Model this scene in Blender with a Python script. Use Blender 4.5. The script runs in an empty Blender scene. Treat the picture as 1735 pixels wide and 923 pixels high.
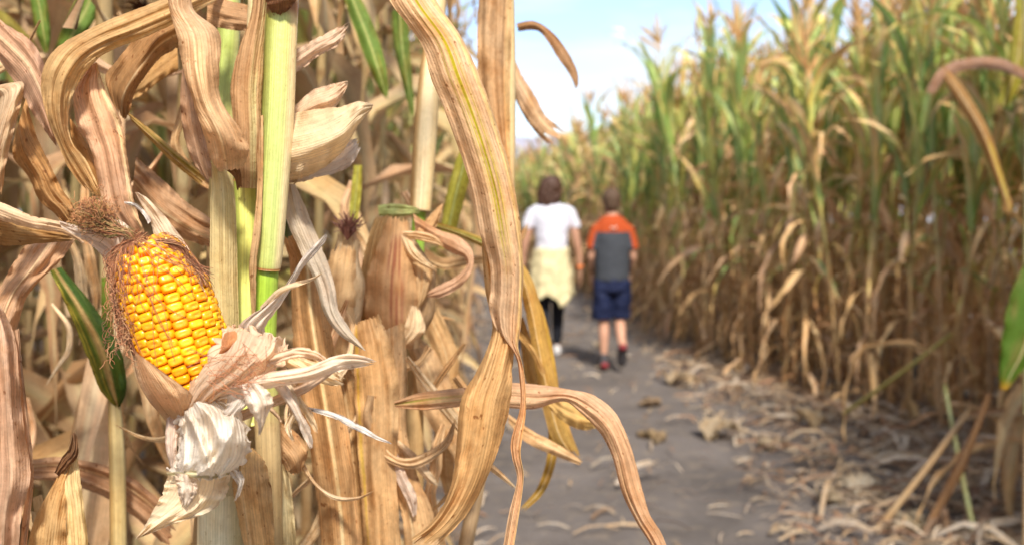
import bpy, math, random, bmesh
import numpy as np
from mathutils import Vector, Matrix, noise as mnoise

random.seed(7)
R = math.radians
scn = bpy.context.scene
col = scn.collection

# ------------------------------------------------------------------ camera, sky, sun, exposure
FPX, CXP, CYP = 1687.0, 867.5, 461.5          # focal length and centre in photo pixels (1735 wide)
CAM = Vector((0.0, 0.0, 1.28))
PITCH = math.atan(91.5 / FPX)
FWD = Vector((0, math.cos(PITCH), -math.sin(PITCH)))
UPV = Vector((0, math.sin(PITCH), math.cos(PITCH)))
RGT = Vector((1, 0, 0))
cd = bpy.data.cameras.new('camera'); cam = bpy.data.objects.new('camera', cd); col.objects.link(cam)
cam.location = CAM; cam.rotation_euler = (R(90) - PITCH, 0, 0)
cd.sensor_width = 36; cd.lens = 35.0; cd.clip_start = 0.02; cd.clip_end = 30000
cd.dof.use_dof = True; cd.dof.focus_distance = 0.52; cd.dof.aperture_fstop = 9.5
scn.camera = cam

SUN_EL, SUN_AZ = R(44), R(170)                 # azimuth clockwise from +Y; behind the camera, to the right
sd = bpy.data.lights.new('sun', 'SUN'); sun = bpy.data.objects.new('sun', sd); col.objects.link(sun)
sd.energy = 3.4; sd.angle = R(6); sd.color = (1.0, 0.93, 0.82)
sdir = Vector((math.sin(SUN_AZ) * math.cos(SUN_EL), math.cos(SUN_AZ) * math.cos(SUN_EL), math.sin(SUN_EL)))
sun.rotation_euler = (-sdir).to_track_quat('-Z', 'Y').to_euler()

world = bpy.data.worlds.new('World'); scn.world = world; world.use_nodes = True
nt = world.node_tree; nt.nodes.clear()
def N(nt, t, **kw):
    n = nt.nodes.new(t)
    for k, v in kw.items():
        if k.startswith('i_'): n.inputs[k[2:].replace('_', ' ')].default_value = v
        else: setattr(n, k, v)
    return n
def L(nt, a, b): nt.links.new(a, b)
sky = N(nt, 'ShaderNodeTexSky', sky_type='NISHITA', sun_disc=False, sun_elevation=SUN_EL, sun_rotation=SUN_AZ, dust_density=1.0, air_density=1.0)
tc = N(nt, 'ShaderNodeTexCoord')
mp = N(nt, 'ShaderNodeMapping'); mp.inputs['Scale'].default_value = (1.6, 1.6, 9.0); mp.inputs['Rotation'].default_value = (0, 0.12, 0.3)
cn = N(nt, 'ShaderNodeTexNoise', i_Scale=1.5, i_Detail=6.0, i_Roughness=0.55)
cr = N(nt, 'ShaderNodeValToRGB'); cr.color_ramp.elements[0].position = 0.42; cr.color_ramp.elements[1].position = 0.60
cr.color_ramp.elements[0].color = (0.15, 0.15, 0.15, 1); cr.color_ramp.elements[1].color = (0.9, 0.9, 0.9, 1)
mx = N(nt, 'ShaderNodeMix', data_type='RGBA')
bg = N(nt, 'ShaderNodeBackground'); bg.inputs['Strength'].default_value = 0.135
wo = N(nt, 'ShaderNodeOutputWorld')
L(nt, tc.outputs['Generated'], mp.inputs['Vector']); L(nt, mp.outputs[0], cn.inputs['Vector']); L(nt, cn.outputs['Fac'], cr.inputs[0])
sg = N(nt, 'ShaderNodeMix', data_type='RGBA', blend_type='MULTIPLY'); sg.inputs['Factor'].default_value = 1.0; sg.inputs['B'].default_value = (0.84, 0.90, 1.0, 1)
L(nt, cr.outputs['Color'], mx.inputs['Factor']); L(nt, sky.outputs[0], sg.inputs['A']); L(nt, sg.outputs['Result'], mx.inputs['A']); mx.inputs['B'].default_value = (3.8, 3.98, 4.25, 1)
L(nt, mx.outputs['Result'], bg.inputs['Color']); L(nt, bg.outputs[0], wo.inputs['Surface'])
scn.view_settings.view_transform = 'Standard'; scn.view_settings.look = 'None'
scn.view_settings.exposure = 1.05; scn.view_settings.gamma = 1.0
scn.cycles.max_bounces = 7; scn.cycles.diffuse_bounces = 4; scn.cycles.glossy_bounces = 2
scn.cycles.transmission_bounces = 5; scn.cycles.transparent_max_bounces = 4
scn.cycles.use_denoising = True

# ------------------------------------------------------------------ materials
def new_mat(name):
    m = bpy.data.materials.new(name); m.use_nodes = True; m.node_tree.nodes.clear(); return m, m.node_tree

def mixc(nt, a, b, fac, mode='MIX'):
    m = N(nt, 'ShaderNodeMix', data_type='RGBA', blend_type=mode)
    for inp, val in (('A', a), ('B', b), ('Factor', fac)):
        if isinstance(val, bpy.types.NodeSocket): L(nt, val, m.inputs[inp])
        else: m.inputs[inp].default_value = val
    return m.outputs['Result']

def stretched(nt, scale, detail=2.0, rough=0.5, src=None, off=True):
    a = src if src is not None else N(nt, 'ShaderNodeAttribute', attribute_name='luv').outputs['Vector']
    mp = N(nt, 'ShaderNodeMapping'); mp.inputs['Scale'].default_value = scale
    L(nt, a, mp.inputs['Vector'])
    if off:
        oi = N(nt, 'ShaderNodeObjectInfo')
        mt = N(nt, 'ShaderNodeMath', operation='MULTIPLY'); L(nt, oi.outputs['Random'], mt.inputs[0]); mt.inputs[1].default_value = 37.0
        cb = N(nt, 'ShaderNodeCombineXYZ'); L(nt, mt.outputs[0], cb.inputs[2]); L(nt, cb.outputs[0], mp.inputs['Location'])
    t = N(nt, 'ShaderNodeTexNoise', i_Scale=1.0, i_Detail=detail, i_Roughness=rough); L(nt, mp.outputs[0], t.inputs['Vector'])
    return t.outputs['Fac']

def ramp(nt, fac, lo, hi, a=0.0, b=1.0):
    m = N(nt, 'ShaderNodeMapRange'); L(nt, fac, m.inputs[0])
    m.inputs[1].default_value = lo; m.inputs[2].default_value = hi; m.inputs[3].default_value = a; m.inputs[4].default_value = b
    return m.outputs[0]

def leaf_material(name, rough=0.5, trans=0.3, bump=0.5, spots=0.6, fib=0.35, spec=0.35):
    m, nt = new_mat(name)
    tint = N(nt, 'ShaderNodeAttribute', attribute_name='tint').outputs['Color']
    oi = N(nt, 'ShaderNodeObjectInfo')
    c = mixc(nt, tint, oi.outputs['Color'], 1.0, 'MULTIPLY')
    fine = stretched(nt, (1100, 14, 1), 3, 0.6)
    mid = stretched(nt, (300, 5, 1), 2, 0.5)
    mott = stretched(nt, (55, 38, 1), 5, 0.65)
    pucker = stretched(nt, (300, 190, 1), 4, 0.65)
    speck = stretched(nt, (420, 260, 1), 2, 0.5)
    v1 = ramp(nt, fine, 0.3, 0.7, 1 - fib, 1 + fib * 0.8)
    v2 = ramp(nt, mid, 0.3, 0.7, 1 - fib * 0.3, 1 + fib * 0.3)
    mm = N(nt, 'ShaderNodeMath', operation='MULTIPLY'); L(nt, v1, mm.inputs[0]); L(nt, v2, mm.inputs[1])
    vv = N(nt, 'ShaderNodeCombineColor'); 
    for i in range(3): L(nt, mm.outputs[0], vv.inputs[i])
    c = mixc(nt, c, vv.outputs[0], 1.0, 'MULTIPLY')
    br = mixc(nt, c, (0.72, 0.55, 0.38, 1), 1.0, 'MULTIPLY')
    c = mixc(nt, c, br, ramp(nt, mott, 0.5, 0.72, 0.0, spots))
    pv = N(nt, 'ShaderNodeCombineColor'); pf = ramp(nt, pucker, 0.3, 0.7, 1 - spots * 0.22, 1 + spots * 0.16)
    for i in range(3): L(nt, pf, pv.inputs[i])
    c = mixc(nt, c, pv.outputs[0], 1.0, 'MULTIPLY')
    c = mixc(nt, c, mixc(nt, c, (0.45, 0.30, 0.20, 1), 1.0, 'MULTIPLY'), ramp(nt, speck, 0.66, 0.74, 0, spots))
    big = stretched(nt, (16, 9, 1), 3, 0.6)
    c = mixc(nt, c, mixc(nt, c, (1.10, 1.0, 0.86, 1), 1.0, 'MULTIPLY'), ramp(nt, big, 0.4, 0.65, 0, 1))
    at_ = N(nt, 'ShaderNodeAttribute', attribute_name='luv'); sp_ = N(nt, 'ShaderNodeSeparateXYZ'); L(nt, at_.outputs['Vector'], sp_.inputs[0])
    ma_ = N(nt, 'ShaderNodeMath', operation='MULTIPLY_ADD'); L(nt, sp_.outputs[0], ma_.inputs[0]); ma_.inputs[1].default_value = 4200.0
    mb_ = N(nt, 'ShaderNodeMath', operation='MULTIPLY'); L(nt, mott, mb_.inputs[0]); mb_.inputs[1].default_value = 6.0; L(nt, mb_.outputs[0], ma_.inputs[2])
    sn_ = N(nt, 'ShaderNodeMath', operation='SINE'); L(nt, ma_.outputs[0], sn_.inputs[0])
    vh_ = ramp(nt, sn_.outputs[0], -1, 1, 0, 0.28)
    vc = N(nt, 'ShaderNodeCombineColor'); vf = ramp(nt, sn_.outputs[0], -1, 1, 1 - fib * 0.22, 1 + fib * 0.18)
    for i in range(3): L(nt, vf, vc.inputs[i])
    c = mixc(nt, c, vc.outputs[0], 1.0, 'MULTIPLY')
    h0 = N(nt, 'ShaderNodeMath', operation='MULTIPLY_ADD'); L(nt, fine, h0.inputs[0]); h0.inputs[1].default_value = 0.6; L(nt, vh_, h0.inputs[2])
    hsum = N(nt, 'ShaderNodeMath', operation='ADD'); L(nt, h0.outputs[0], hsum.inputs[0])
    s2 = N(nt, 'ShaderNodeMath', operation='MULTIPLY'); L(nt, mid, s2.inputs[0]); s2.inputs[1].default_value = 0.35
    L(nt, s2.outputs[0], hsum.inputs[1])
    h3 = N(nt, 'ShaderNodeMath', operation='ADD'); L(nt, hsum.outputs[0], h3.inputs[0])
    s3 = N(nt, 'ShaderNodeMath', operation='MULTIPLY'); L(nt, pucker, s3.inputs[0]); s3.inputs[1].default_value = 1.3
    L(nt, s3.outputs[0], h3.inputs[1])
    bp = N(nt, 'ShaderNodeBump'); bp.inputs['Strength'].default_value = bump; bp.inputs['Distance'].default_value = 0.0009
    L(nt, h3.outputs[0], bp.inputs['Height'])
    p = N(nt, 'ShaderNodeBsdfPrincipled'); p.inputs['Roughness'].default_value = rough; p.inputs['Specular IOR Level'].default_value = spec
    L(nt, c, p.inputs['Base Color']); L(nt, bp.outputs[0], p.inputs['Normal'])
    tr = N(nt, 'ShaderNodeBsdfTranslucent'); L(nt, c, tr.inputs['Color']); L(nt, bp.outputs[0], tr.inputs['Normal'])
    ms = N(nt, 'ShaderNodeMixShader'); ms.inputs[0].default_value = trans
    L(nt, p.outputs[0], ms.inputs[1]); L(nt, tr.outputs[0], ms.inputs[2])
    o = N(nt, 'ShaderNodeOutputMaterial'); L(nt, ms.outputs[0], o.inputs['Surface'])
    return m

M = {}
M['leaf'] = leaf_material('dry_leaf', 0.6, 0.38, 0.5, 0.85, 0.20, 0.2)
M['husk'] = leaf_material('papery_husk', 0.78, 0.45, 0.8, 0.45, 0.16, 0.08)
M['stalk'] = leaf_material('stalk_skin', 0.42, 0.0, 0.3, 0.4, 0.20, 0.4)
M['far_leaf'] = leaf_material('field_leaf', 0.5, 0.32, 0.3, 0.5, 0.22)
M['tassel'] = leaf_material('tassel_straw', 0.7, 0.25, 0.0, 0.2, 0.15)

def plain(name, colr, rough=0.7, spec=0.3, nscale=0, namt=0.2, bump=0.0, sub=0.0, subr=(1, .3, .1), usecol=False, coat=0.0):
    m, nt = new_mat(name)
    p = N(nt, 'ShaderNodeBsdfPrincipled'); p.inputs['Roughness'].default_value = rough; p.inputs['Specular IOR Level'].default_value = spec
    c = None
    if colr is None:
        c = N(nt, 'ShaderNodeAttribute', attribute_name='tint').outputs['Color']
    else:
        rg = N(nt, 'ShaderNodeRGB'); rg.outputs[0].default_value = (*colr, 1); c = rg.outputs[0]
    if usecol: c = mixc(nt, c, N(nt, 'ShaderNodeObjectInfo').outputs['Color'], 1.0, 'MULTIPLY')
    if nscale:
        t = N(nt, 'ShaderNodeTexCoord'); nz = N(nt, 'ShaderNodeTexNoise', i_Scale=float(nscale), i_Detail=5.0, i_Roughness=0.6)
        L(nt, t.outputs['Object'], nz.inputs['Vector'])
        vv = N(nt, 'ShaderNodeCombineColor'); f = ramp(nt, nz.outputs['Fac'], 0.3, 0.7, 1 - namt, 1 + namt)
        for i in range(3): L(nt, f, vv.inputs[i])
        c = mixc(nt, c, vv.outputs[0], 1.0, 'MULTIPLY')
        if bump:
            bp = N(nt, 'ShaderNodeBump'); bp.inputs['Strength'].default_value = bump; bp.inputs['Distance'].default_value = 0.004
            L(nt, nz.outputs['Fac'], bp.inputs['Height']); L(nt, bp.outputs[0], p.inputs['Normal'])
    L(nt, c, p.inputs['Base Color'])
    if sub:
        p.inputs['Subsurface Weight'].default_value = sub; p.inputs['Subsurface Radius'].default_value = subr
        p.inputs['Subsurface Scale'].default_value = 0.003
    if coat: p.inputs['Coat Weight'].default_value = coat; p.inputs['Coat Roughness'].default_value = 0.15
    o = N(nt, 'ShaderNodeOutputMaterial'); L(nt, p.outputs[0], o.inputs['Surface'])
    return m, nt, p
M['kernel'] = plain('kernel_skin', None, 0.26, 0.5, 500, 0.05, 0.0, 0.35, (1, .45, .08), True)[0]
M['cob'] = plain('cob_flesh', (0.88, 0.36, 0.03), 0.7, 0.3, 200, 0.2)[0]
M['silk'] = plain('silk_threads', None, 0.5, 0.4)[0]
M['skin'] = plain('skin', (0.50, 0.27, 0.18), 0.55, 0.3, 40, 0.06)[0]
M['white_cloth'] = plain('white_cotton', (0.58, 0.58, 0.66), 0.85, 0.2, 14, 0.05, 0.5)[0]
M['yellow_cloth'] = plain('pale_yellow_knit', (0.60, 0.52, 0.31), 0.9, 0.1, 22, 0.10, 0.6)[0]
M['black_cloth'] = plain('black_leggings', (0.012, 0.013, 0.02), 0.7, 0.3, 20, 0.2)[0]
M['navy_cloth'] = plain('navy_shorts', (0.006, 0.011, 0.042), 0.75, 0.3, 16, 0.25, 0.5)[0]
M['hair_brown'] = plain('brown_hair', (0.060, 0.026, 0.014), 0.55, 0.4, 60, 0.35, 0.7)[0]
M['hair_boy'] = plain('cropped_brown_hair', (0.085, 0.050, 0.030), 0.7, 0.3, 120, 0.35, 0.7)[0]
M['orange_band'] = plain('orange_band', (0.9, 0.22, 0.03), 0.5)[0]
M['shoe_white'] = plain('pale_shoe', (0.6, 0.58, 0.58), 0.7)[0]
M['shoe_dark'] = plain('dark_shoe', (0.06, 0.055, 0.06), 0.7)[0]
M['shoe_red'] = plain('red_trim', (0.20, 0.025, 0.03), 0.6)[0]
M['logo'] = plain('pale_print', (0.75, 0.6, 0.5), 0.6)[0]

# shirt of the boy: orange yoke and sleeves over charcoal body, split along a woven seam height
m, nt, p = plain('orange_and_charcoal_jersey', (0.5, 0.5, 0.5), 0.85, 0.2)
t = N(nt, 'ShaderNodeTexCoord'); sx = N(nt, 'ShaderNodeSeparateXYZ'); L(nt, t.outputs['Object'], sx.inputs[0])
nz = N(nt, 'ShaderNodeTexNoise', i_Scale=90.0, i_Detail=4.0); L(nt, t.outputs['Object'], nz.inputs['Vector'])
gr = mixc(nt, (0.030, 0.034, 0.042, 1), (0.065, 0.070, 0.082, 1), nz.outputs['Fac'])
st = N(nt, 'ShaderNodeMath', operation='GREATER_THAN'); L(nt, sx.outputs['Z'], st.inputs[0]); st.inputs[1].default_value = 1.165
ab0 = N(nt, 'ShaderNodeMath', operation='ABSOLUTE'); L(nt, sx.outputs['X'], ab0.inputs[0])
ab = N(nt, 'ShaderNodeMath', operation='MULTIPLY_ADD'); L(nt, sx.outputs['Z'], ab.inputs[0]); ab.inputs[1].default_value = 0.22; L(nt, ab0.outputs[0], ab.inputs[2])
s2 = N(nt, 'ShaderNodeMath', operation='GREATER_THAN'); L(nt, ab.outputs[0], s2.inputs[0]); s2.inputs[1].default_value = 0.398
s3 = N(nt, 'ShaderNodeMath', operation='MAXIMUM'); L(nt, st.outputs[0], s3.inputs[0]); L(nt, s2.outputs[0], s3.inputs[1])
L(nt, mixc(nt, gr, (0.36, 0.06, 0.015, 1), s3.outputs[0]), p.inputs['Base Color'])
M['jersey'] = m

# dirt
m, nt = new_mat('packed_dirt')
t = N(nt, 'ShaderNodeTexCoord')
def nobj(scale, det=6.0, ro=0.6):
    n = N(nt, 'ShaderNodeTexNoise', i_Scale=scale, i_Detail=det, i_Roughness=ro); L(nt, t.outputs['Object'], n.inputs['Vector']); return n.outputs['Fac']
c = mixc(nt, (0.112, 0.096, 0.088, 1), (0.176, 0.152, 0.140, 1), ramp(nt, nobj(1.6), 0.35, 0.65))
c = mixc(nt, c, (0.25, 0.20, 0.15, 1), ramp(nt, nobj(9.0), 0.52, 0.7, 0, 0.6))
c = mixc(nt, c, (0.07, 0.055, 0.045, 1), ramp(nt, nobj(45.0), 0.55, 0.75, 0, 0.7))
p = N(nt, 'ShaderNodeBsdfPrincipled'); p.inputs['Roughness'].default_value = 0.93; p.inputs['Specular IOR Level'].default_value = 0.15
bp = N(nt, 'ShaderNodeBump'); bp.inputs['Strength'].default_value = 0.8; bp.inputs['Distance'].default_value = 0.02
L(nt, nobj(30.0, 8.0, 0.7), bp.inputs['Height']); L(nt, bp.outputs[0], p.inputs['Normal']); L(nt, c, p.inputs['Base Color'])
o = N(nt, 'ShaderNodeOutputMaterial'); L(nt, p.outputs[0], o.inputs['Surface']); M['dirt'] = m
M['rock'] = plain('mountain_rock', (0.30, 0.29, 0.34), 0.95, 0.1, 0.004, 0.25)[0]

# ------------------------------------------------------------------ mesh helpers
def PX(px, py, d):
    """World point seen at photo pixel (px,py), d metres in front of the camera; used once to lay things out in metres."""
    px, py, d = float(px), float(py), float(d)
    return CAM + d * (FWD + RGT * ((px - CXP) / FPX) + UPV * ((CYP - py) / FPX))

class MB:
    def __init__(s): s.v = []; s.f = []; s.c = []; s.u = []
    def add(s, p, c=(1, 1, 1), u=(0, 0)):
        s.v.append((p[0], p[1], p[2])); s.c.append((c[0], c[1], c[2], 1.0)); s.u.append((u[0], u[1], 0.0)); return len(s.v) - 1
    def grid(s, rows, wrap=False):
        for a, b in zip(rows[:-1], rows[1:]):
            n = len(a); m = n if wrap else n - 1
            for i in range(m):
                j = (i + 1) % n
                s.f.append((a[i], a[j], b[j], b[i]))
    def arrays(s): return np.array(s.v, dtype=np.float32), s.f, np.array(s.c, dtype=np.float32), np.array(s.u, dtype=np.float32)
    def mesh(s, name, mat, origin=None):
        me = bpy.data.meshes.new(name)
        v = np.array(s.v, dtype=np.float32)
        if origin is not None: v = v - np.array(origin, dtype=np.float32)
        me.from_pydata(v.tolist(), [], s.f)
        a = me.color_attributes.new('tint', 'FLOAT_COLOR', 'POINT'); a.data.foreach_set('color', np.array(s.c, dtype=np.float32).ravel())
        b = me.attributes.new('luv', 'FLOAT_VECTOR', 'POINT'); b.data.foreach_set('vector', np.array(s.u, dtype=np.float32).ravel())
        me.polygons.foreach_set('use_smooth', [True] * len(me.polygons))
        me.materials.append(mat); me.update(); return me
    def build(s, name, mat, parent=None, origin=None):
        if parent is not None and origin is None: origin = world_loc(parent)
        o = bpy.data.objects.new(name, s.mesh(name, mat, origin)); col.objects.link(o)
        if parent is not None: o.parent = parent
        elif origin is not None: o.location = origin
        return o

def world_loc(o):
    p = Vector((0, 0, 0))
    while o is not None: p += o.location; o = o.parent
    return p

def tag(o, label=None, cat=None, group=None, kind=None):
    if label: o['label'] = label
    if cat: o['category'] = cat
    if group: o['group'] = group
    if kind: o['kind'] = kind
    return o

def empty(name, loc, label, cat, group=None):
    o = bpy.data.objects.new(name, None); col.objects.link(o); o.location = loc; o.empty_display_size = 0.1
    return tag(o, label, cat, group)

def catmull(vals, n):
    """vals: array (k, d) -> (n, d) smooth interpolation through the rows"""
    a = np.array(vals, dtype=float)
    if a.ndim == 1: a = a[:, None]
    k = len(a)
    ext = np.vstack([2 * a[0] - a[1], a, 2 * a[-1] - a[-2]])
    t = np.linspace(0, k - 1, n); i = np.minimum(t.astype(int), k - 2); f = (t - i)[:, None]
    p0, p1, p2, p3 = ext[i], ext[i + 1], ext[i + 2], ext[i + 3]
    return 0.5 * ((2 * p1) + (-p0 + p2) * f + (2 * p0 - 5 * p1 + 4 * p2 - p3) * f ** 2 + (-p0 + 3 * p1 - 3 * p2 + p3) * f ** 3)

def nz(x, y=0.0, z=0.0): return mnoise.noise(Vector((x, y, z)))
def lerp(a, b, t): return tuple(a[i] + (b[i] - a[i]) * t for i in range(3))
def sstep(a, b, x):
    t = min(1, max(0, (x - a) / (b - a))); return t * t * (3 - 2 * t)

TAN = (0.58, 0.40, 0.22); GOLD = (0.50, 0.32, 0.14); PINK = (0.56, 0.37, 0.26); BROWN = (0.34, 0.19, 0.09); CREAM = (0.72, 0.61, 0.40)
PALE = (0.80, 0.71, 0.56); WHITE = (0.86, 0.80, 0.72); GREY = (0.66, 0.62, 0.58); GREEN = (0.10, 0.19, 0.035); LIME = (0.42, 0.50, 0.13); YEL = (0.55, 0.40, 0.06)

SATM = (1.03, 0.96, 0.87)
def leaf_tint(base, rib=None, ribv=0.0, dark=None, stripe=None, tipc=None, seed=0.0, ribw=0.09):
    rib = rib or lerp(base, (0.85, 0.72, 0.48), 0.65); dark = dark or lerp(base, BROWN, 0.55)
    def f(u, v, w):
        n = nz(v * 1.6 + seed, u * 6.0, seed * 1.7) * 0.5 + 0.18 * nz(v * 5 + seed, u * 9.0, seed) + 0.5
        c = lerp(base, dark, sstep(0.45, 0.9, n) * 0.6)
        n2 = nz(v * 11 + seed, u * 2.0, 9.1)
        c = lerp(c, (c[0] * 1.05, c[1] * 1.05, c[2] * 1.04), sstep(0.0, 0.5, n2))
        if stripe:
            sc, s0, sw, u0, u1 = stripe
            k = max(0, 1 - abs(v - s0 - 0.05 * nz(u * 6, seed)) / sw) * sstep(u0, u0 + 0.12, u) * (1 - sstep(u1 - 0.15, u1, u))
            k *= 0.15 + 1.3 * sstep(-.12, .3, nz(v * (9 / max(sw, .2)) + seed, u * 2.2))
            c = lerp(c, sc, min(1, k * 1.4))
        if ribv is not None:
            k = max(0, 1 - abs(v - ribv) / ribw)
            c = lerp(c, rib, min(1, k * 1.6))
        if tipc: c = lerp(c, tipc, sstep(0.75, 1.0, u))
        e = sstep(0.93, 1.0, abs(v)); c = lerp(c, dark, e * 0.35)
        return (c[0] * SATM[0], c[1] * SATM[1], c[2] * SATM[2])
    return f

def sheet(stations, tint, n=70, cols=21, wob=0.055, corr=0.0022, ribv=None, ribh=0.0012, jag0=0.0, jag1=0.06, seed=1.0, mb=None, waves=0.0065, wfreq=5.0):
    """A leaf or husk laid out by its two edges.  station = (xl,yl,xr,yr,depth[,tilt,bulge]); tilt = right edge further (m), bulge = middle nearer (m)."""
    mb = mb or MB()
    st = []
    for s in stations:
        s = tuple(s) + (0.0,) * (7 - len(s)) if len(s) < 7 else s
        st.append(s)
    a = catmull(st, n); rnd = random.Random(int(seed * 1000)); 
    cols_v = np.linspace(-1, 1, cols)
    j0 = [rnd.random() ** 1.5 for _ in cols_v]; j1 = [rnd.random() ** 1.5 for _ in cols_v]
    ntc = [(rnd.choice((-1, 1)), rnd.random(), rnd.uniform(.006, .03), rnd.uniform(.08, .32)) for _ in range(7)]
    # approximate metric length for the grain
    prev = None; along = [0.0]
    mids = [PX((r[0] + r[2]) / 2, (r[1] + r[3]) / 2, r[4]) for r in a]
    for p, q in zip(mids[:-1], mids[1:]): along.append(along[-1] + (q - p).length)
    tot = along[-1]; rows = []
    for i in range(n):
        row = []
        for k, v in enumerate(cols_v):
            u = i / (n - 1)
            uu = u
            if jag1: uu = u - jag1 * j1[k] * sstep(0.80, 1.0, u)
            if jag0: uu = uu + jag0 * j0[k] * (1 - sstep(0.0, 0.2, u))
            x = uu * (n - 1); i0 = int(min(n - 2, max(0, math.floor(x)))); f = x - i0
            r = a[i0] * (1 - f) + a[i0 + 1] * f
            wv = v + (wob * (nz(uu * 9 + seed, v * 0.7, seed) + 0.5 * nz(uu * 31 + seed, v, 3 + seed)) if abs(v) > 0.6 else 0)
            if abs(v) > .6:
                wv += wob * 0.5 * nz(uu * 85 + seed, v, 5)
                for sgn, u0_, w0_, a0_ in ntc:
                    if sgn * v > 0: wv -= sgn * a0_ * wob * 12 * max(0, 1 - abs(uu - u0_) / w0_) * (abs(v) - .6)
            t = (wv + 1) / 2
            px = r[0] + (r[2] - r[0]) * t; py = r[1] + (r[3] - r[1]) * t
            d = r[4] + r[5] * v * 0.5 - r[6] * (1 - v * v)
            d += 1.5 * corr * nz(v * 2.2 + seed, uu * 2.2, seed) + corr * 0.28 * nz(v * 5 + seed, uu * 5, seed) + corr * 0.05 * nz(v * 13 + seed, uu * 3, seed)
            d += waves * min(1.0, math.hypot(r[2] - r[0], r[3] - r[1]) / 75.0) * (v * v) * math.sin(uu * wfreq * 6.28 + (2.1 if v > 0 else 0) + seed + 2.5 * nz(uu * 4, seed)) * 0.6
            if ribv is not None: d -= ribh * max(0, 1 - abs(v - ribv) / 0.07)
            P = PX(px, py, d)
            wd = math.hypot(r[2] - r[0], r[3] - r[1]) * r[4] / FPX
            row.append(mb.add(P, tint(uu, v, wd), (v * wd * 0.5 + seed, along[i0] + f * (along[min(n - 1, i0 + 1)] - along[i0]))))
        rows.append(row)
    mb.grid(rows); return mb

def patch(ctrl, tint, n=36, m=24, seed=1.0, corr=0.0015, ragged=0.0, mb=None, crease=()):
    """Smooth surface through a net of (px,py,depth) points: rows along, columns across."""
    mb = mb or MB(); C = [catmull(r, m) for r in ctrl]; A = np.array(C)            # k, m, 3
    G = np.stack([catmull(A[:, j, :], n) for j in range(m)], axis=1)               # n, m, 3
    rows = []
    for i in range(n):
        row = []
        for j in range(m):
            u, v = i / (n - 1), 2 * j / (m - 1) - 1
            x, y, d = G[i, j]
            if ragged:
                e = max(sstep(0.75, 1, abs(v)), sstep(0.85, 1, u))
                x += e * ragged * nz(u * 14 + seed, v * 9); y += e * ragged * nz(u * 14, v * 9 + seed)
            d += corr * (nz(v * 2.2 + seed, u * 3.0) + 0.45 * nz(v * 5 + seed, u * 6, 2) + 0.12 * nz(v * 18, u * 9, seed))
            for v0, k_, am, wd_ in crease: d -= am * max(0, 1 - abs(v - v0 - k_ * u) / wd_)
            row.append(mb.add(PX(x, y, d), tint(u, v, 0.03), (v * 0.016 + seed, u * 0.05)))
        rows.append(row)
    mb.grid(rows); return mb

def tube(mb, pts, rad, seg=12, tint=None, n=None, ref=None, caps=True, luvs=1.0):
    """Tube through points, radius per point; angle 0 of the section faces the camera side (ref)."""
    pts = [tuple(p) for p in pts]
    n = n or len(pts) * 4
    A = catmull(np.hstack([np.array(pts), np.array(rad)[:, None]]), n)
    rows = []; along = 0; pv = None
    for i in range(n):
        P = Vector(A[i, :3]); r = float(max(1e-5, A[i, 3]))
        T = (Vector(A[min(n - 1, i + 1), :3]) - Vector(A[max(0, i - 1), :3]))
        if T.length < 1e-9: T = Vector((0, 0, 1))
        T.normalize()
        V = (ref if ref is not None else (CAM - P))
        S = T.cross(V)
        if S.length < 1e-6: S = T.orthogonal()
        S.normalize(); Nn = S.cross(T).normalized()
        if pv is not None: along += (P - pv).length
        pv = P; row = []
        for k in range(seg):
            an = 2 * math.pi * k / seg - math.pi
            q = P + r * (math.sin(an) * S * -1 + math.cos(an) * Nn)
            c = tint(i / (n - 1), an, q) if tint else (1, 1, 1)
            row.append(mb.add(q, c, (an * r, along)))
        rows.append(row)
    mb.grid(rows, wrap=True)
    if caps:
        mb.f.append(tuple(rows[0])); mb.f.append(tuple(reversed(rows[-1])))
    return mb

# ------------------------------------------------------------------ the ground
def ground():
    mb = MB(); xs = sorted(set([-400, -120, -40, -20, -12, 12, 25, 60, 160, 400] + [round(-8 + 0.16 * i, 3) for i in range(101)]))
    ys = sorted(set([-400, -100, -30, -8, 60, 90, 150, 300, 400] + [round(-2 + 0.2 * i, 3) for i in range(180)] + [36, 42, 50]))
    rows = []
    for y in ys:
        row = []
        for x in xs:
            z = 0.018 * nz(x * 1.3, y * 1.3) + 0.009 * nz(x * 5, y * 5, 3) if -9 < x < 9 and -3 < y < 40 else 0
            row.append(mb.add((x, y, z)))
        rows.append(row)
    mb.grid(rows); o = mb.build('ground', M['dirt']); tag(o, kind='structure'); return o
ground()
def hills():
    mb = MB(); rows = []
    for i in range(9):
        row = []; t = i / 8
        for k in range(90):
            x = -9000 + 18000 * k / 89; h = 640 + 260 * nz(k * 0.13, 1) + 150 * nz(k * 0.41, 2) + 60 * nz(k * 1.1, 5)
            row.append(mb.add((x + 120 * nz(k * .7, i), 7600 - 2600 * (1 - t) + 240 * nz(k * 0.5, i * 0.9), max(-5, h * t ** 1.25 + (60 * nz(k * .9, i * 1.3) if 0 < i < 8 else 0)) if i else -5)))
        rows.append(row)
    mb.grid(rows); o = mb.build('mountains', M['rock']); tag(o, kind='structure')
hills()

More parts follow.
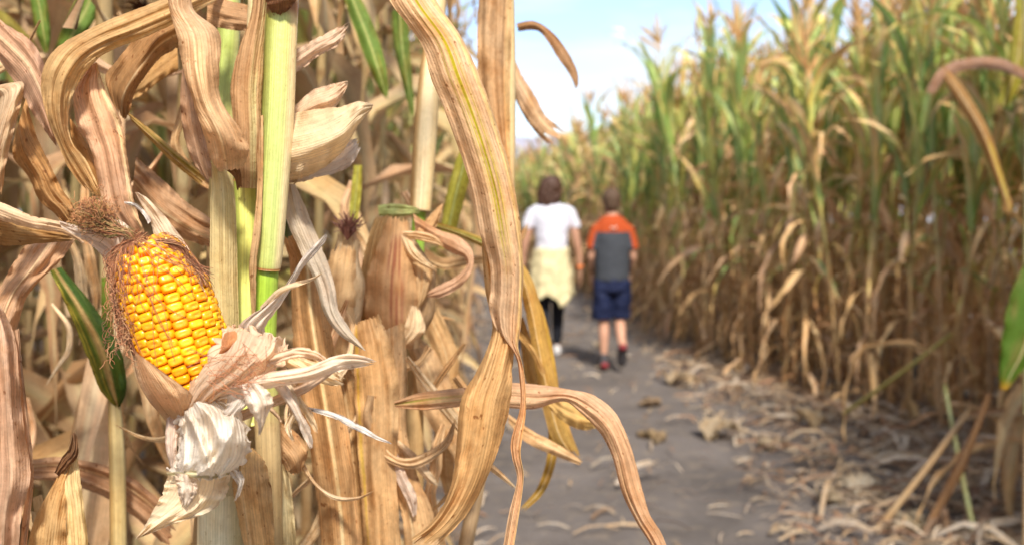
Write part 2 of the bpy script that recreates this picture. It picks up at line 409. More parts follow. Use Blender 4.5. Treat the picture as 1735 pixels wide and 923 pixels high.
# ------------------------------------------------------------------ field corn: prototypes
def field_leaf(rng, L_, W_, e0, bend, p_, green, twist, curl, base, az, nseg=13, cols=5, kink=None, bright=False):
    """Leaf from a stalk point: rises at e0, bends over; built in plant coordinates."""
    mb = MB(); pos = Vector(base); rows = []; sd = rng.random() * 50; azd = az
    ts, phase = rng.uniform(-twist, twist), rng.uniform(0, 6)
    if kink is None: kink = (rng.uniform(0.35, 0.8), rng.uniform(0, 80)) if rng.random() < 0.35 else (2, 0)
    dryc = rng.choice([(0.60, 0.43, 0.24), (0.64, 0.49, 0.30), (0.52, 0.36, 0.19), (0.58, 0.42, 0.27), (0.40, 0.25, 0.13)] if bright else [(0.54, 0.35, 0.18), (0.60, 0.42, 0.23), (0.44, 0.26, 0.13), (0.56, 0.38, 0.22), (0.34, 0.19, 0.10)])
    gcol = rng.choice([(0.18, 0.31, 0.08), (0.27, 0.39, 0.10), (0.17, 0.30, 0.10), (0.38, 0.46, 0.13), (0.48, 0.50, 0.15), (0.32, 0.43, 0.17)])
    al = 0
    for i in range(nseg):
        u = i / (nseg - 1)
        el = e0 - bend * u ** p_ - (kink[1] * sstep(kink[0] - 0.06, kink[0] + 0.06, u))
        el = max(el, -97 + 6 * math.sin(sd + u * 5)); azd = az + ts * 0.5 * u
        T = Vector((math.cos(R(el)) * math.cos(R(azd)), math.cos(R(el)) * math.sin(R(azd)), math.sin(R(el))))
        S = Vector((-math.sin(R(azd)), math.cos(R(azd)), 0)); roll = R(ts * u + 18 * math.sin(phase + u * 6))
        Nn = T.cross(S); S2 = S * math.cos(roll) + Nn * math.sin(roll); N2 = T.cross(S2)
        w = W_ * (0.45 + 0.55 * sstep(0, 0.22, u)) * (1 - sstep(0.45, 1.0, u) * 0.96)
        row = []
        for k in range(cols):
            v = 2 * k / (cols - 1) - 1; a = curl * v
            rr = w / 2 / max(0.05, curl)
            off = S2 * (rr * math.sin(a)) + N2 * (rr * (1 - math.cos(a))) + N2 * (0.010 * v * v * math.sin(u * 26 + phase + (1.5 if v > 0 else 0)))
            d = u * 0.9 + abs(v) * 0.25 + 0.5 * nz(u * 4 + sd, v * 1.5, sd)      # dryness
            g = sstep(green + 0.16, green - 0.10, d) if green > 0 else 0
            y = sstep(green + 0.34, green + 0.08, d) if green > 0 else 0
            c = lerp(dryc, (0.52, 0.38, 0.09), y * 0.8); c = lerp(c, gcol, g)
            if cols > 3 and k == cols // 2: c = lerp(c, (0.55, 0.50, 0.28), 0.55)
            row.append(mb.add(pos + off, c, (v * w * 0.5 + sd, al)))
        rows.append(row); step = L_ / (nseg - 1); pos = pos + T * step; al += step
    mb.grid(rows); return mb

def husk_spindle(mb, B, A, Ln, r, colr, layers=3, seed=0, nu=10, nv=6, silk=True, open_=0.3):
    A = A.normalized(); U = A.orthogonal().normalized(); W = A.cross(U); rg = random.Random(seed)
    for l in range(layers):
        f0 = l * 2 * math.pi / layers + rg.random(); cov = 2.5; ln = Ln * rg.uniform(0.85, 1.05); op = open_ * rg.random()
        rows = []
        for i in range(nu):
            u = i / (nu - 1); pr = r * (0.55 + 0.45 * sstep(0, 0.3, u)) * (1 - 0.82 * sstep(0.55, 1, u)) + op * r * 2 * sstep(0.75, 1, u) + 0.0008 * l
            row = []
            for k in range(nv):
                v = 2 * k / (nv - 1) - 1; cc = cov * 0.5 * (1 - 0.55 * sstep(0.7, 1, u)); a = f0 + v * cc
                c = lerp(colr, (colr[0] * .75, colr[1] * .66, colr[2] * .55), sstep(0, 1, nz(v * 3, u * 2, seed + l) + 0.5) * 0.6)
                row.append(mb.add(B + A * (ln * u) + (U * math.cos(a) + W * math.sin(a)) * pr, c, (v * pr, ln * u)))
            rows.append(row)
        mb.grid(rows)
    if silk:
        for k in range(7):
            d = (A + Vector((rg.uniform(-.5, .5), rg.uniform(-.5, .5), rg.uniform(-.6, .2)))).normalized(); P = B + A * Ln * 0.93
            tube(mb, [P, P + d * .02, P + d * .04 + Vector((0, 0, -.01))], [.003, .0025, .0008], 3, lambda u, a, q: (0.12, 0.05, 0.025), n=4)

VARS = [  # name note, greenness, ear count, height, dryness of low leaves
    dict(note='green-topped', g=0.85, ears=1, h=2.38), dict(note='leafy green', g=1.05, ears=0, h=2.5), dict(note='yellowing', g=0.45, ears=1, h=2.3),
    dict(note='mostly dry', g=0.15, ears=2, h=2.35), dict(note='half-green', g=0.62, ears=0, h=2.45), dict(note='tall green', g=0.95, ears=1, h=2.6),
    dict(note='dry tan', g=0.0, ears=1, h=2.35), dict(note='withered tan', g=0.0, ears=0, h=2.45), dict(note='brown dry', g=0.0, ears=1, h=2.25), dict(note='green-streaked dry', g=0.30, ears=1, h=2.4)]

def plant_parts(vi):
    """Returns list of (name, MB, material, is_sub_parent) in plant coordinates (base at origin)."""
    V = VARS[vi]; rng = random.Random(100 + vi * 13); H = V['h']; out = []
    mb = MB(); k = 15; pts = []; rad = []
    lean = (rng.uniform(-.05, .05), rng.uniform(-.05, .05)); seed = vi * 3.3
    def stx(z): t = z / H; return Vector((lean[0] * t * t + 0.008 * math.sin(z * 5 + seed), lean[1] * t * t + 0.008 * math.cos(z * 4 + seed), z))
    nodes = [0.12 + 0.185 * i for i in range(int((H - 0.2) / 0.185))]
    rows = []; al = 0; zs = [0.0]
    for z in nodes: zs += [z - 0.012, z, z + 0.012, z + 0.09]
    zs.append(H)
    for z in zs:
        r = 0.0135 * (1 - 0.62 * z / H); isn = any(abs(z - q) < 0.003 for q in nodes)
        if isn: r *= 1.22
        row = []; nd = nodes[0]
        for a in range(7):
            an = a * 2 * math.pi / 7
            seg = int(z / 0.185)
            base = lerp((0.50, 0.39, 0.21), (0.30, 0.34, 0.10), (0.55 if V['g'] > .4 and z > 1.0 else 0.12) * (0.5 + 0.5 * ((seg * 7 + vi) % 3) / 2))
            if z < 0.9: base = lerp(base, (0.42, 0.26, 0.14), 0.6)
            if isn: base = lerp(base, (0.26, 0.15, 0.07), 0.7)
            row.append(mb.add(stx(z) + Vector((math.cos(an) * r, math.sin(an) * r, 0)), base, (an * r, z)))
        rows.append(row)
    mb.grid(rows, wrap=True); out.append(('stalk', mb, 'far_leaf'))
    az = rng.uniform(0, 360)
    for i, z in enumerate(nodes):
        az += 180 + rng.uniform(-28, 28)
        if z < 0.25 and rng.random() < 0.4: continue
        t = z / H
        if t < 0.5:      # dry hanging skirts
            Ln = rng.uniform(0.4, 0.75); lf = field_leaf(rng, Ln, rng.uniform(0.028, 0.055) if V['g'] > .1 else rng.uniform(.035, .06), rng.uniform(10, 50), rng.uniform(110, 150), rng.uniform(0.22, 0.5),
                            (V['g'] * rng.uniform(0, 0.7) - 0.1 if t > .33 else -1), 110, rng.uniform(0.5, 1.6), stx(z), az, bright=V['g'] < .1, kink=(2, 0))
        else:
            dry = V['g'] < 0.2; gg = V['g'] * rng.uniform(0.7, 1.25)
            Ln = rng.uniform(0.6, 0.88) * (1 - 0.45 * max(0, t - 0.75) / 0.25)
            lf = field_leaf(rng, Ln, rng.uniform(0.055, 0.085) if not dry else rng.uniform(.042, .07), rng.uniform(72, 87), (rng.uniform(10, 50) if rng.random() < .68 else rng.uniform(60, 130)) if not dry else rng.uniform(110, 190),
                            rng.uniform(1.3, 2.6) if not dry else rng.uniform(0.5, 1.3), gg if not dry else (V['g'] * 1.2 if V['g'] else -1), 60 if not dry else 120, rng.uniform(0.25, 0.8) if not dry else rng.uniform(0.5, 1.5), stx(z), az, bright=dry)
        out.append(('leaf', lf, 'far_leaf'))
        if V['g'] > .4 and 0.5 < t < .95: out.append(('leaf', field_leaf(rng, rng.uniform(.5, .8), rng.uniform(.05, .08), rng.uniform(70, 85), rng.uniform(10, 90), rng.uniform(1.2, 2.4), V['g'] * rng.uniform(.6, 1.2), 60, rng.uniform(.2, .7), stx(z + .09), az + 90 + rng.uniform(-40, 40)), 'far_leaf'))
        if V['g'] < 0.4 and 0.2 < t < 0.8: out.append(('leaf', field_leaf(rng, rng.uniform(.4, .8), rng.uniform(.035, .06), rng.uniform(10, 60), rng.uniform(90, 170), rng.uniform(.5, 1.2), -1, 140, rng.uniform(.4, 1.5), stx(z + .08), az + 90 + rng.uniform(-40, 40), bright=V['g'] < .1), 'far_leaf'))
    tb = MB(); top = stx(H - 0.02); tc_ = rng.choice([(0.66, 0.46, 0.23), (0.70, 0.50, 0.24), (0.60, 0.40, 0.20)])
    def spike(b, d, ln, r):
        pts = [b + d * ln * q + Vector((0, 0, -0.12 * ln * q * q)) for q in (0, .35, .7, 1)]
        tube(tb, pts, [r * .6, r, r * .9, r * .2], 4, lambda u, a, q: lerp(tc_, (0.3, 0.18, 0.08), 0.5 + 0.5 * nz(u * 9, a)), n=8)
    spike(top, Vector((lean[0], lean[1], 1)).normalized(), 0.38, 0.010)
    for q in range(8):
        a = rng.uniform(0, 6.28); e = rng.uniform(0.75, 1.25)
        spike(top + Vector((0, 0, rng.uniform(0, .1))), Vector((math.cos(a) * math.cos(e), math.sin(a) * math.cos(e), math.sin(e))), rng.uniform(.18, .27), 0.0075)
    out.append(('tassel', tb, 'tassel'))
    for e in range(V['ears']):
        mb = MB(); z = nodes[6 + e] if len(nodes) > 7 else 1.2; a = rng.uniform(0, 6.28)
        d = Vector((math.cos(a) * .45, math.sin(a) * .45, 0.9 if rng.random() < 0.7 else -0.8))
        husk_spindle(mb, stx(z) + Vector((math.cos(a), math.sin(a), 0)) * 0.012, d, 0.23, 0.029, rng.choice([(0.62, 0.48, 0.33), (0.66, 0.54, 0.36), (0.60, 0.44, 0.30)]), 3, vi + e)
        out.append(('corn_ear', mb, 'husk'))
    return out

print('prototypes')
PROTO = []
for vi in range(len(VARS)):
    parts = plant_parts(vi); PROTO.append([(nm, mb.mesh(nm, M[mt]), mb, mt) for nm, mb, mt in parts])

# boundary curves of the two corn walls (x, y)
RIGHT_EDGE = [(2.9, -2.2), (2.6, 0.5), (2.4, 2.6), (2.38, 3.7), (2.75, 4.6), (2.95, 5.3), (2.55, 6.1), (2.1, 7.4), (1.85, 9.4), (1.62, 12), (1.42, 16), (0.75, 21), (-0.3, 25), (-3.2, 30), (-8, 34)]
LEFT_EDGE = [(-0.72, -1.4), (-0.52, 0.2), (-0.42, 1.2), (-0.50, 2.5), (-0.62, 5), (-0.66, 9), (-0.75, 13), (-1.3, 17), (-3.2, 21), (-7, 24.5)]
def walk(curve, off, step, rng):
    A = catmull(curve, 400); acc = 0; nxt = 0
    for i in range(1, 400):
        d = A[i] - A[i - 1]; ln = float(np.hypot(*d)); acc += ln
        if acc >= nxt:
            nrm = np.array([d[1], -d[0]]) / ln
            p = A[i] + nrm * off; nxt = acc + step * rng.uniform(0.7, 1.35)
            yield float(p[0]), float(p[1])

rng = random.Random(5); SPOTS = []
GREENISH = [0, 1, 2, 4, 5, 0, 5, 1, 4, 3, 2]; DRYISH = [6, 7, 8, 9, 6, 7, 8, 9, 3, 2, 4]
for row, off in enumerate([0.0, 0.42, 0.85, 1.35, 1.9, 2.5, 3.2, 4.1, 5.2]):
    for x, y in walk(RIGHT_EDGE, off, 0.15 if row < 3 else 0.2, rng):
        x += rng.uniform(-.07, .07); y += rng.uniform(-.05, .05)
        vi = rng.choice(GREENISH if rng.random() < 0.85 else DRYISH)
        SPOTS.append((x, y, 'right', row, vi))
for row, off in enumerate([0.0, 0.42, 0.85, 1.35, 1.9, 2.5, 3.2, 4.0]):
    for x, y in walk(LEFT_EDGE, -off, 0.19 if row < 3 else 0.24, rng):
        x += rng.uniform(-.07, .07); y += rng.uniform(-.05, .05)
        if y < 0.5 and x > -2.4 - 0.0 * y and y > -1.6 and x > -1.2: continue         # the photographer stands in the edge here
        if y < 0.98 and x > -0.75: continue
        if math.hypot(x, y) < 0.95: continue
        vi = rng.choice(DRYISH if rng.random() < (0.9 if y < 4 else 0.55) else GREENISH)
        if math.hypot(x, y) < 2.2: vi = rng.choice([6, 7, 8, 6, 7, 9, 9, 3])
        SPOTS.append((x, y, 'left', row, vi))

def in_view(x, y):
    return y > 0.3 and -0.62 < x / y < 0.62
SP = sorted(SPOTS, key=lambda s: (0 if in_view(s[0], s[1]) else 1, math.hypot(s[0], s[1]) * (1 + 0.45 * s[3])))
single = SP[:285]; mass = SP[285:]
def where(side, row, x, y):
    rw = ['front row', 'second row', 'third row', 'fourth row', 'inner rows', 'inner rows', 'inner rows', 'inner rows', 'inner rows'][row]
    sd_ = 'right wall' if side == 'right' else 'left wall'
    if side == 'right':
        lv = 'toward the right margin' if x / y > 0.44 else 'before the boy' if y < 7.6 else 'beside the boy' if y < 9.6 else 'just past the walkers' if y < 13 else 'at the far bend'
    else:
        lv = 'behind the open ear' if y < 1.9 else 'behind the arching leaf' if y < 5 else 'near the woman' if y < 10 else 'at the far bend'
    return rw, sd_, lv
def put_plant(s, idx):
    x, y, side, row, vi = s; rw, sd_, lv = where(side, row, x, y); note = VARS[vi]['note']
    ear = ['no ear', 'one pale ear', 'two ears'][VARS[vi]['ears']]
    root = empty('corn_plant', (x, y, -0.01), 'corn', 'corn plant', f"corn in the {rw} of the {sd_}, {lv}")
    r_ = random.Random(idx); sc = r_.uniform(0.93, 1.15) * (1.03 if side == 'right' else 0.98)
    root.rotation_euler = (R(r_.gauss(0, 3.6)), R(r_.gauss(0, 3.6)), r_.uniform(0, 6.28)); root.scale = (sc, sc, sc)
    ux = (root.rotation_euler.to_matrix() @ Vector((0, 0, 1))).x; ln_ = 'leaning right' if ux > .025 else 'leaning left' if ux < -.025 else 'upright'; hh = 'taller ' if sc > 1.09 else ''
    lb_ = f'{hh}{note} {ln_} corn, {ear}, {rw} {sd_} {lv}'; root['label'] = lb_ if len(lb_.split()) <= 16 else lb_[len(hh):] if len(lb_[len(hh):].split()) <= 16 else lb_.replace('leaning ', '')
    for nm, me, mb, mt in PROTO[vi]:
        if nm == 'corn_ear' and math.hypot(x, y) < 1.5: continue
        if side == 'left' and y < 8 and nm in ('leaf', 'tassel', 'corn_ear'):
            va = np.array(mb.v, dtype=float)[::3]; m4 = Matrix.LocRotScale(root.location, root.rotation_euler, root.scale)
            w_ = va @ np.array(m4.to_3x3()).T + np.array(root.location) - np.array(CAM)
            dp = w_ @ np.array(FWD)
            if ((dp > .2) & (w_[:, 0] / np.maximum(dp, .2) > 0.004)).any(): continue      # blades reaching over the path are trampled off
            if (dp < .62).any() and y < 1.6 and ((dp > 0) & (dp < .62) & (np.abs(w_[:, 0]) < .6 * dp)).any(): continue
        o = bpy.data.objects.new(nm, me); col.objects.link(o); o.parent = root
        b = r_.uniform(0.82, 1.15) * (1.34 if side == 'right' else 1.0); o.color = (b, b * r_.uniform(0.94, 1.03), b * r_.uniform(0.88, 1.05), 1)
    return root
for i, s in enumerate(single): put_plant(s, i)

# the rest of the field as one mass
def mass_field(spots):
    VS, CS, US, FS, off = [], [], [], [], 0
    cache = {}
    for vi in range(len(VARS)):
        vs, cs, us, fs, o = [], [], [], [], 0
        for nm, me, mb, mt in PROTO[vi]:
            v, f, c, u = mb.arrays(); f4 = [q for q in f if len(q) == 4]
            vs.append(v); cs.append(c); us.append(u); fs.append(np.array(f4) + o); o += len(v)
        cache[vi] = (np.vstack(vs), np.vstack(cs), np.vstack(us), np.vstack(fs))
    for i, (x, y, side, row, vi) in enumerate(spots):
        r_ = random.Random(9000 + i); v, c, u, f = cache[vi]; a = r_.uniform(0, 6.28); sc = r_.uniform(0.98, 1.13)
        m3 = np.array(Matrix.Rotation(a, 3, 'Z') @ Matrix.Rotation(R(r_.uniform(-4, 4)), 3, 'X')) * sc
        VS.append(v @ m3.T.astype(np.float32) + np.array([x, y, -0.01], dtype=np.float32))
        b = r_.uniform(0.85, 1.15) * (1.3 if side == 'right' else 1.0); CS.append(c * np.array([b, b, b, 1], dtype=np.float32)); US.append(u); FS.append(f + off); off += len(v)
    V = np.vstack(VS).astype(np.float32); F = np.vstack(FS).astype(np.int32); me = bpy.data.meshes.new('corn_field')
    me.vertices.add(len(V)); me.vertices.foreach_set('co', V.ravel())
    me.loops.add(F.size); me.loops.foreach_set('vertex_index', F.ravel())
    me.polygons.add(len(F)); me.polygons.foreach_set('loop_start', np.arange(0, F.size, 4, dtype=np.int32)); me.polygons.foreach_set('loop_total', np.full(len(F), 4, dtype=np.int32))
    me.polygons.foreach_set('use_smooth', np.ones(len(F), dtype=bool)); me.update(calc_edges=True)
    a = me.color_attributes.new('tint', 'FLOAT_COLOR', 'POINT'); a.data.foreach_set('color', np.vstack(CS).ravel())
    b = me.attributes.new('luv', 'FLOAT_VECTOR', 'POINT'); b.data.foreach_set('vector', np.vstack(US).astype(np.float32).ravel())
    me.materials.append(M['far_leaf']); o = bpy.data.objects.new('corn_field', me); col.objects.link(o)
    tag(o, 'remaining corn standing deeper in the field behind the front rows', 'corn field', kind='stuff')
    print('mass plants', len(spots), 'quads', len(F))
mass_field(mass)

exec_marker = 'LITTER'
# ------------------------------------------------------------------ litter on the ground
def path_bounds():
    RA = catmull(RIGHT_EDGE, 200); LA = catmull(LEFT_EDGE, 200); return RA, LA
RA, LA = path_bounds()
def edge_x(A, y): 
    i = int(np.argmin(np.abs(A[:, 1] - y))); return float(A[i, 0])
DIRT_R = [(0.95, 0.5), (1.0, 2.5), (1.08, 4.1), (1.22, 5.7), (1.22, 7.7), (1.25, 9.4), (1.3, 12), (1.2, 16), (0.5, 21), (-.4, 25)]
DR = catmull(DIRT_R, 200)
def litter(name, count, seed, big, label, weight):
    rg = random.Random(seed); mb = MB(); k = 0
    while k < count:
        y = 1.2 + 17 * rg.random() ** 1.6
        xr, xl = edge_x(RA, y), edge_x(LA, y)
        xr = min(xr, 4.2); x = rg.uniform(xl - 0.9, xr + 0.8)
        dr = edge_x(DR, y) + 0.12 * nz(y * 2.3, 3) - x; dl = x - xl
        dens = weight(dr, dl, y)
        if rg.random() > dens: continue
        k += 1
        a = rg.gauss(0.25, 0.8) if rg.random() < .6 else rg.uniform(0, 6.28); ln = rg.uniform(0.05, 0.2) * big; w = rg.uniform(0.004, 0.018) * big
        c = rg.choice([(0.50, 0.38, 0.26), (0.56, 0.45, 0.32), (0.40, 0.27, 0.18), (0.62, 0.55, 0.46), (0.34, 0.21, 0.14), (0.52, 0.44, 0.36)]); b = rg.uniform(0.65, 1.3); c = (c[0] * b, c[1] * b, c[2] * b)
        d = Vector((math.cos(a), math.sin(a), 0)); s = Vector((-d.y, d.x, 0)); z0 = 0.012 + rg.random() * 0.025; ar = rg.uniform(0, 0.25) * ln
        s = (s + Vector((0, 0, rg.uniform(-.7, .7)))).normalized(); cv = rg.uniform(-.3, .3)
        rows = []
        for i in range(4):
            u = i / 3; ww = w * (1 - 0.8 * abs(u - .45) ** 1.5)
            p = Vector((x, y, z0)) + d * ln * (u - .5) + Vector((-d.y, d.x, 0)) * (cv * ln * (u - .5) ** 2) + Vector((0, 0, ar * math.sin(u * 3.1)))
            rows.append([mb.add(p - s * ww / 2, c, (0, u * ln)), mb.add(p + s * ww / 2, c, (w, u * ln))])
        mb.grid(rows)
    o = mb.build(name, M['leaf']); tag(o, label, 'litter', kind='stuff'); return o
litter('straw_litter', 42000, 3, 1.0, 'chopped straw and leaf scraps strewn along both path edges',
       lambda dr, dl, y: 1.0 if dr < -0.85 or dl < 0.1 else 0.42 if dr < -.35 else 0.2 if dr < 0 else (0.15 if dl < 0.4 else 0.022))
litter('leaf_litter', 3600, 8, 2.2, 'larger fallen leaf pieces lying below the corn rows',
       lambda dr, dl, y: 1.0 if dr < -0.8 or dl < 0.1 else (0.35 if dr < -.2 else 0.010))

def scrap(px, py, size, colr, label, ang, up=0.3):
    d = CAM.z / ((py - 370) / FPX); x = (px - CXP) / FPX * d; root = empty('husk_scrap', (x, d, 0.0), label, 'husk scrap', 'fallen husk scraps on the path')
    rg = random.Random(px); 
    for q in range(7):
        mb = MB(); a0 = ang + rg.uniform(-1.3, 1.3); rows = []; s = size * rg.uniform(.7, 1.1)
        for i in range(9):
            u = i / 8; p = Vector((math.cos(a0) * s * u, math.sin(a0) * s * u, 0.015 + up * .55 * s * math.sin(u * 2.6) * rg.uniform(.9, 1.1)))
            w = s * 0.5 * math.sin(0.4 + u * 2.5) * (1 + .5 * nz(u * 7, q, px)); row = []
            for k in range(5):
                v = k / 2 - 1; n_ = Vector((-math.sin(a0), math.cos(a0), 0))
                row.append(mb.add(p + n_ * v * w * .5 + Vector((0, 0, 0.25 * w * v * v + .05 * nz(u * 5, v * 3, q + px))) + Vector(root.location), lerp((colr[0] * .8, colr[1] * .76, colr[2] * .68), BROWN, 0.9 * max(0, nz(u * 6, v * 4, px))), (v * w, u * s)))
            rows.append(row)
        mb.grid(rows); mb.build('husk_leaf', M['husk'], root)
for a in [(1140, 655, .20, (.62, .52, .40), 'crumpled pale husk at the path edge just right of the boy', 0.5, .5), (1205, 752, .20, (.66, .58, .47), 'ragged cream husk standing up on the dirt in mid path edge', 1.2, .7),
          (1128, 752, .17, (.50, .40, .28), 'flat tan husk left of the ragged cream one', 3.0, .1), (1460, 850, .13, (.72, .68, .62), 'whitish husk cup amid straw near the lower right', 1.5, .8),
          (1585, 905, .16, (.62, .56, .45), 'smooth pale husk lying at the bottom edge of the photo, right side', 3.1, .15), (1385, 735, .14, (.62, .50, .35), 'short cut stubble tuft standing in the straw', 1.5, 1.2),
          (1010, 590, .12, (.6, .55, .5), 'small pale scrap lying on the path between the two walkers', .6, .2), (1120, 690, .15, (.45, .36, .28), 'dull tan scrap on the dirt below the crumpled husk', 2.8, .1),
          (1310, 770, .12, (.6, .52, .42), 'curled husk bit among straw right of the dirt', .9, .4), (1400, 860, .10, (.55, .48, .38), 'little tan scrap by the whitish husk cup', .2, .3)]:
    scrap(*a)

# ------------------------------------------------------------------ hero plants in the foreground
def G0(px, py, d):   # ground point below a laid-out point
    p = PX(px, py, d); return Vector((p.x, p.y, 0.0))
def leaf(root, st, base, name='leaf', mat='leaf', label=None, ribv=0.0, rib=None, dark=None, stripe=None, tipc=None, seed=None, ribw=0.09, **kw):
    seed = seed if seed is not None else (len(bpy.data.objects) * 0.317) % 40
    mb = sheet(st, leaf_tint(base, rib, ribv, dark, stripe, tipc, seed, ribw), seed=seed, ribv=ribv, **kw)
    o = mb.build(name, M[mat], root)
    if label: o['label'] = label
    return o

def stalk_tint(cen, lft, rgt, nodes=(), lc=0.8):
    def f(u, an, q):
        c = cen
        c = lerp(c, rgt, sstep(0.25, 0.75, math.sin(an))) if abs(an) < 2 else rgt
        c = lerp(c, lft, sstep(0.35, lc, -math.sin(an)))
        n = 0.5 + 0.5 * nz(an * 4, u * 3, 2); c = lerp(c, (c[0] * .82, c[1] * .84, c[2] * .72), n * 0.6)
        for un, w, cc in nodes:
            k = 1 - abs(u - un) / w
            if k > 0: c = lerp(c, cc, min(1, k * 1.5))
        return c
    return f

def stalk(root, pts, rad, tint, name='stalk', n=60, seg=28, label=None):
    mb = MB(); tube(mb, [PX(*p) for p in pts], rad, seg, tint, n=n); o = mb.build(name, M['stalk'], root)
    if label: o['label'] = label
    return o
def lower_stalk(root, p_top, r, c=(0.45, 0.33, 0.18)):
    """plain stalk from a laid-out point down to the ground"""
    mb = MB(); a = PX(*p_top); b = Vector(root.location)
    tube(mb, [b, b.lerp(a, .33), b.lerp(a, .66), a], [r * 1.3, r * 1.2, r * 1.1, r], 14, lambda u, an, q: lerp(c, BROWN, 0.5 * max(0, nz(an, u * 9))), n=24)
    return mb.build('stalk', M['stalk'], root)

# ---- plant A: carries the open ear
A = empty('corn_plant', G0(375, 900, .585), 'corn plant bearing the open yellow ear, left of the pale green stalk', 'corn plant', 'foreground corn plants')
A['label'] = 'corn plant bearing the open bright yellow ear with peeled husk'
LIMES = (0.56, 0.62, 0.16)
stalk(A, [(414, 300, .60), (416, 325, .60), (417, 420, .60), (416, 540, .60), (424, 640, .602), (430, 720, .60)], [.0066, .0068, .0068, .0072, .0078, .008],
      stalk_tint((0.62, 0.66, 0.20), (0.40, 0.50, 0.12), (0.50, 0.58, 0.16), [(0.045, .03, (0.62, 0.36, 0.14))]), label='bright lime green stalk section')
stalk(A, [(402, 690, .592), (378, 770, .588), (374, 850, .586), (373, 940, .585), (372, 1100, .585)], [.0100, .0120, .0128, .0132, .0135],
      stalk_tint((0.66, 0.56, 0.36), (0.72, 0.64, 0.44), (0.60, 0.52, 0.30)), label='pale cream stalk sheath below the ear')
lower_stalk(A, (372, 1090, .585), .012)
stalk(A, [(420, 330, .604), (430, 150, .61), (436, 20, .62), (440, -200, .64)], [.0066, .006, .006, .005], stalk_tint((0.5, 0.52, 0.2), (0.4, 0.4, 0.15), (0.6, 0.5, 0.3)))
leaf(A, [(430, -60, 455, -60, .575, 0, .004), (426, 20, 450, 10, .572, 0, .006), (404, 85, 447, 80, .568, 0, .007), (391, 150, 444, 150, .566, .002, .008), (397, 220, 442, 225, .566, 0, .009), (400, 285, 440, 290, .575, 0, .008), (401, 318, 437, 320, .588, 0, .007)],
     lerp(TAN, PINK, .4), 'leaf_sheath', 'husk', 'pale pink and cream leaf sheath above the lime stalk', ribv=None, stripe=((0.66, 0.62, 0.36), 0.55, 0.5, -.2, 1.2), jag1=0, waves=.001)
leaf(A, [(357, 272, 374, 268, .565, 0, .004), (357, 300, 396, 322, .567, .004, .006), (356, 380, 401, 390, .57, .004, .007), (355, 470, 403, 480, .572, .004, .007), (357, 560, 405, 560, .575, .004, .006), (362, 640, 404, 640, .58, .004, .004)],
     (0.70, 0.64, 0.40), 'leaf_sheath', 'husk', 'pale cream green sheath beside the stalk', ribv=None, tipc=None, jag1=0, jag0=.03, waves=0.0, dark=(0.58, 0.54, 0.30), wob=.02)
leaf(A, [(362, 270, 372, 268, .558, 0, .002), (378, 285, 402, 278, .556, 0, .004), (396, 300, 408, 292, .560, 0, .003), (402, 325, 410, 318, .57, 0, 0)], (0.20, 0.11, 0.06), 'leaf_collar', 'leaf', 'dark brown withered leaf collar', ribv=None, n=24, cols=9)
# leaves hanging from it
leaf(A, [(300, -60, 340, -50, .56, 0, .004), (285, 0, 326, 12, .545, .004, .006), (299, 60, 371, 56, .53, .006, .009), (311, 120, 371, 118, .522, .008, .011), (328, 175, 376, 172, .520, .006, .010), (344, 225, 414, 228, .522, .004, .012), (357, 270, 421, 262, .53, 0, .008), (372, 292, 408, 288, .545, 0, .003)],
     (0.66, 0.47, 0.30), label='pale tan leaf hanging beside the stalk, broad and creased', ribv=-.25, cols=27, n=90, jag1=.03, corr=.004)
leaf(A, [(310, 110, 330, 130, .545, 0, .004), (305, 165, 340, 180, .547, 0, .006), (309, 215, 350, 230, .55, .003, .006), (322, 265, 358, 275, .552, 0, .005), (345, 303, 359, 308, .555, 0, 0)],
     (0.50, 0.34, 0.24), ribv=None, dark=(0.36, 0.22, 0.13))
leaf(A, [(418, 762, 428, 758, .575, 0, .0), (397, 800, 450, 785, .565, .004, .006), (395, 835, 460, 830, .56, .004, .009), (405, 885, 464, 885, .562, .003, .008), (420, 960, 468, 960, .565, 0, .005)],
     (0.60, 0.42, 0.22), label='curled tan leaf standing right of the cream sheath', ribv=-.55, jag1=0)

# ---- the open ear
EP_T, EP_B = PX(241, 405, .497), PX(345, 672, .503)
ax = (EP_T - EP_B); LEN = ax.length; ax.normalize()
Wv = (CAM - (EP_T + EP_B) / 2); Wv = (Wv - ax * Wv.dot(ax)).normalized(); Uv = ax.cross(Wv) * -1; Uv.normalize()
if Uv.x < 0: Uv = -Uv
RAD = 0.0218
def cobr(s): return RAD * (0.78 + 0.22 * sstep(0, .28, s)) * (1 - 0.52 * max(0, (s - 0.60) / 0.40) ** 2.0)
mb = MB(); rows = []
for i in range(24):
    s = i / 23; row = []
    for k in range(24):
        a = 2 * math.pi * k / 24; r = max(.0005, (cobr(s) - 0.0030)) * (1 if s < .97 else .5)
        row.append(mb.add(EP_B + ax * LEN * s + (Uv * math.sin(a) + Wv * math.cos(a)) * r))
    rows.append(row)
mb.grid(rows, wrap=True); mb.f.append(tuple(rows[-1])); mb.f.append(tuple(rows[0]))
EAR = mb.build('corn_ear', M['cob'], A); EAR['label'] = 'open ear with rows of glossy yellow kernels and brown silk'
EAR_W = world_loc(EAR)
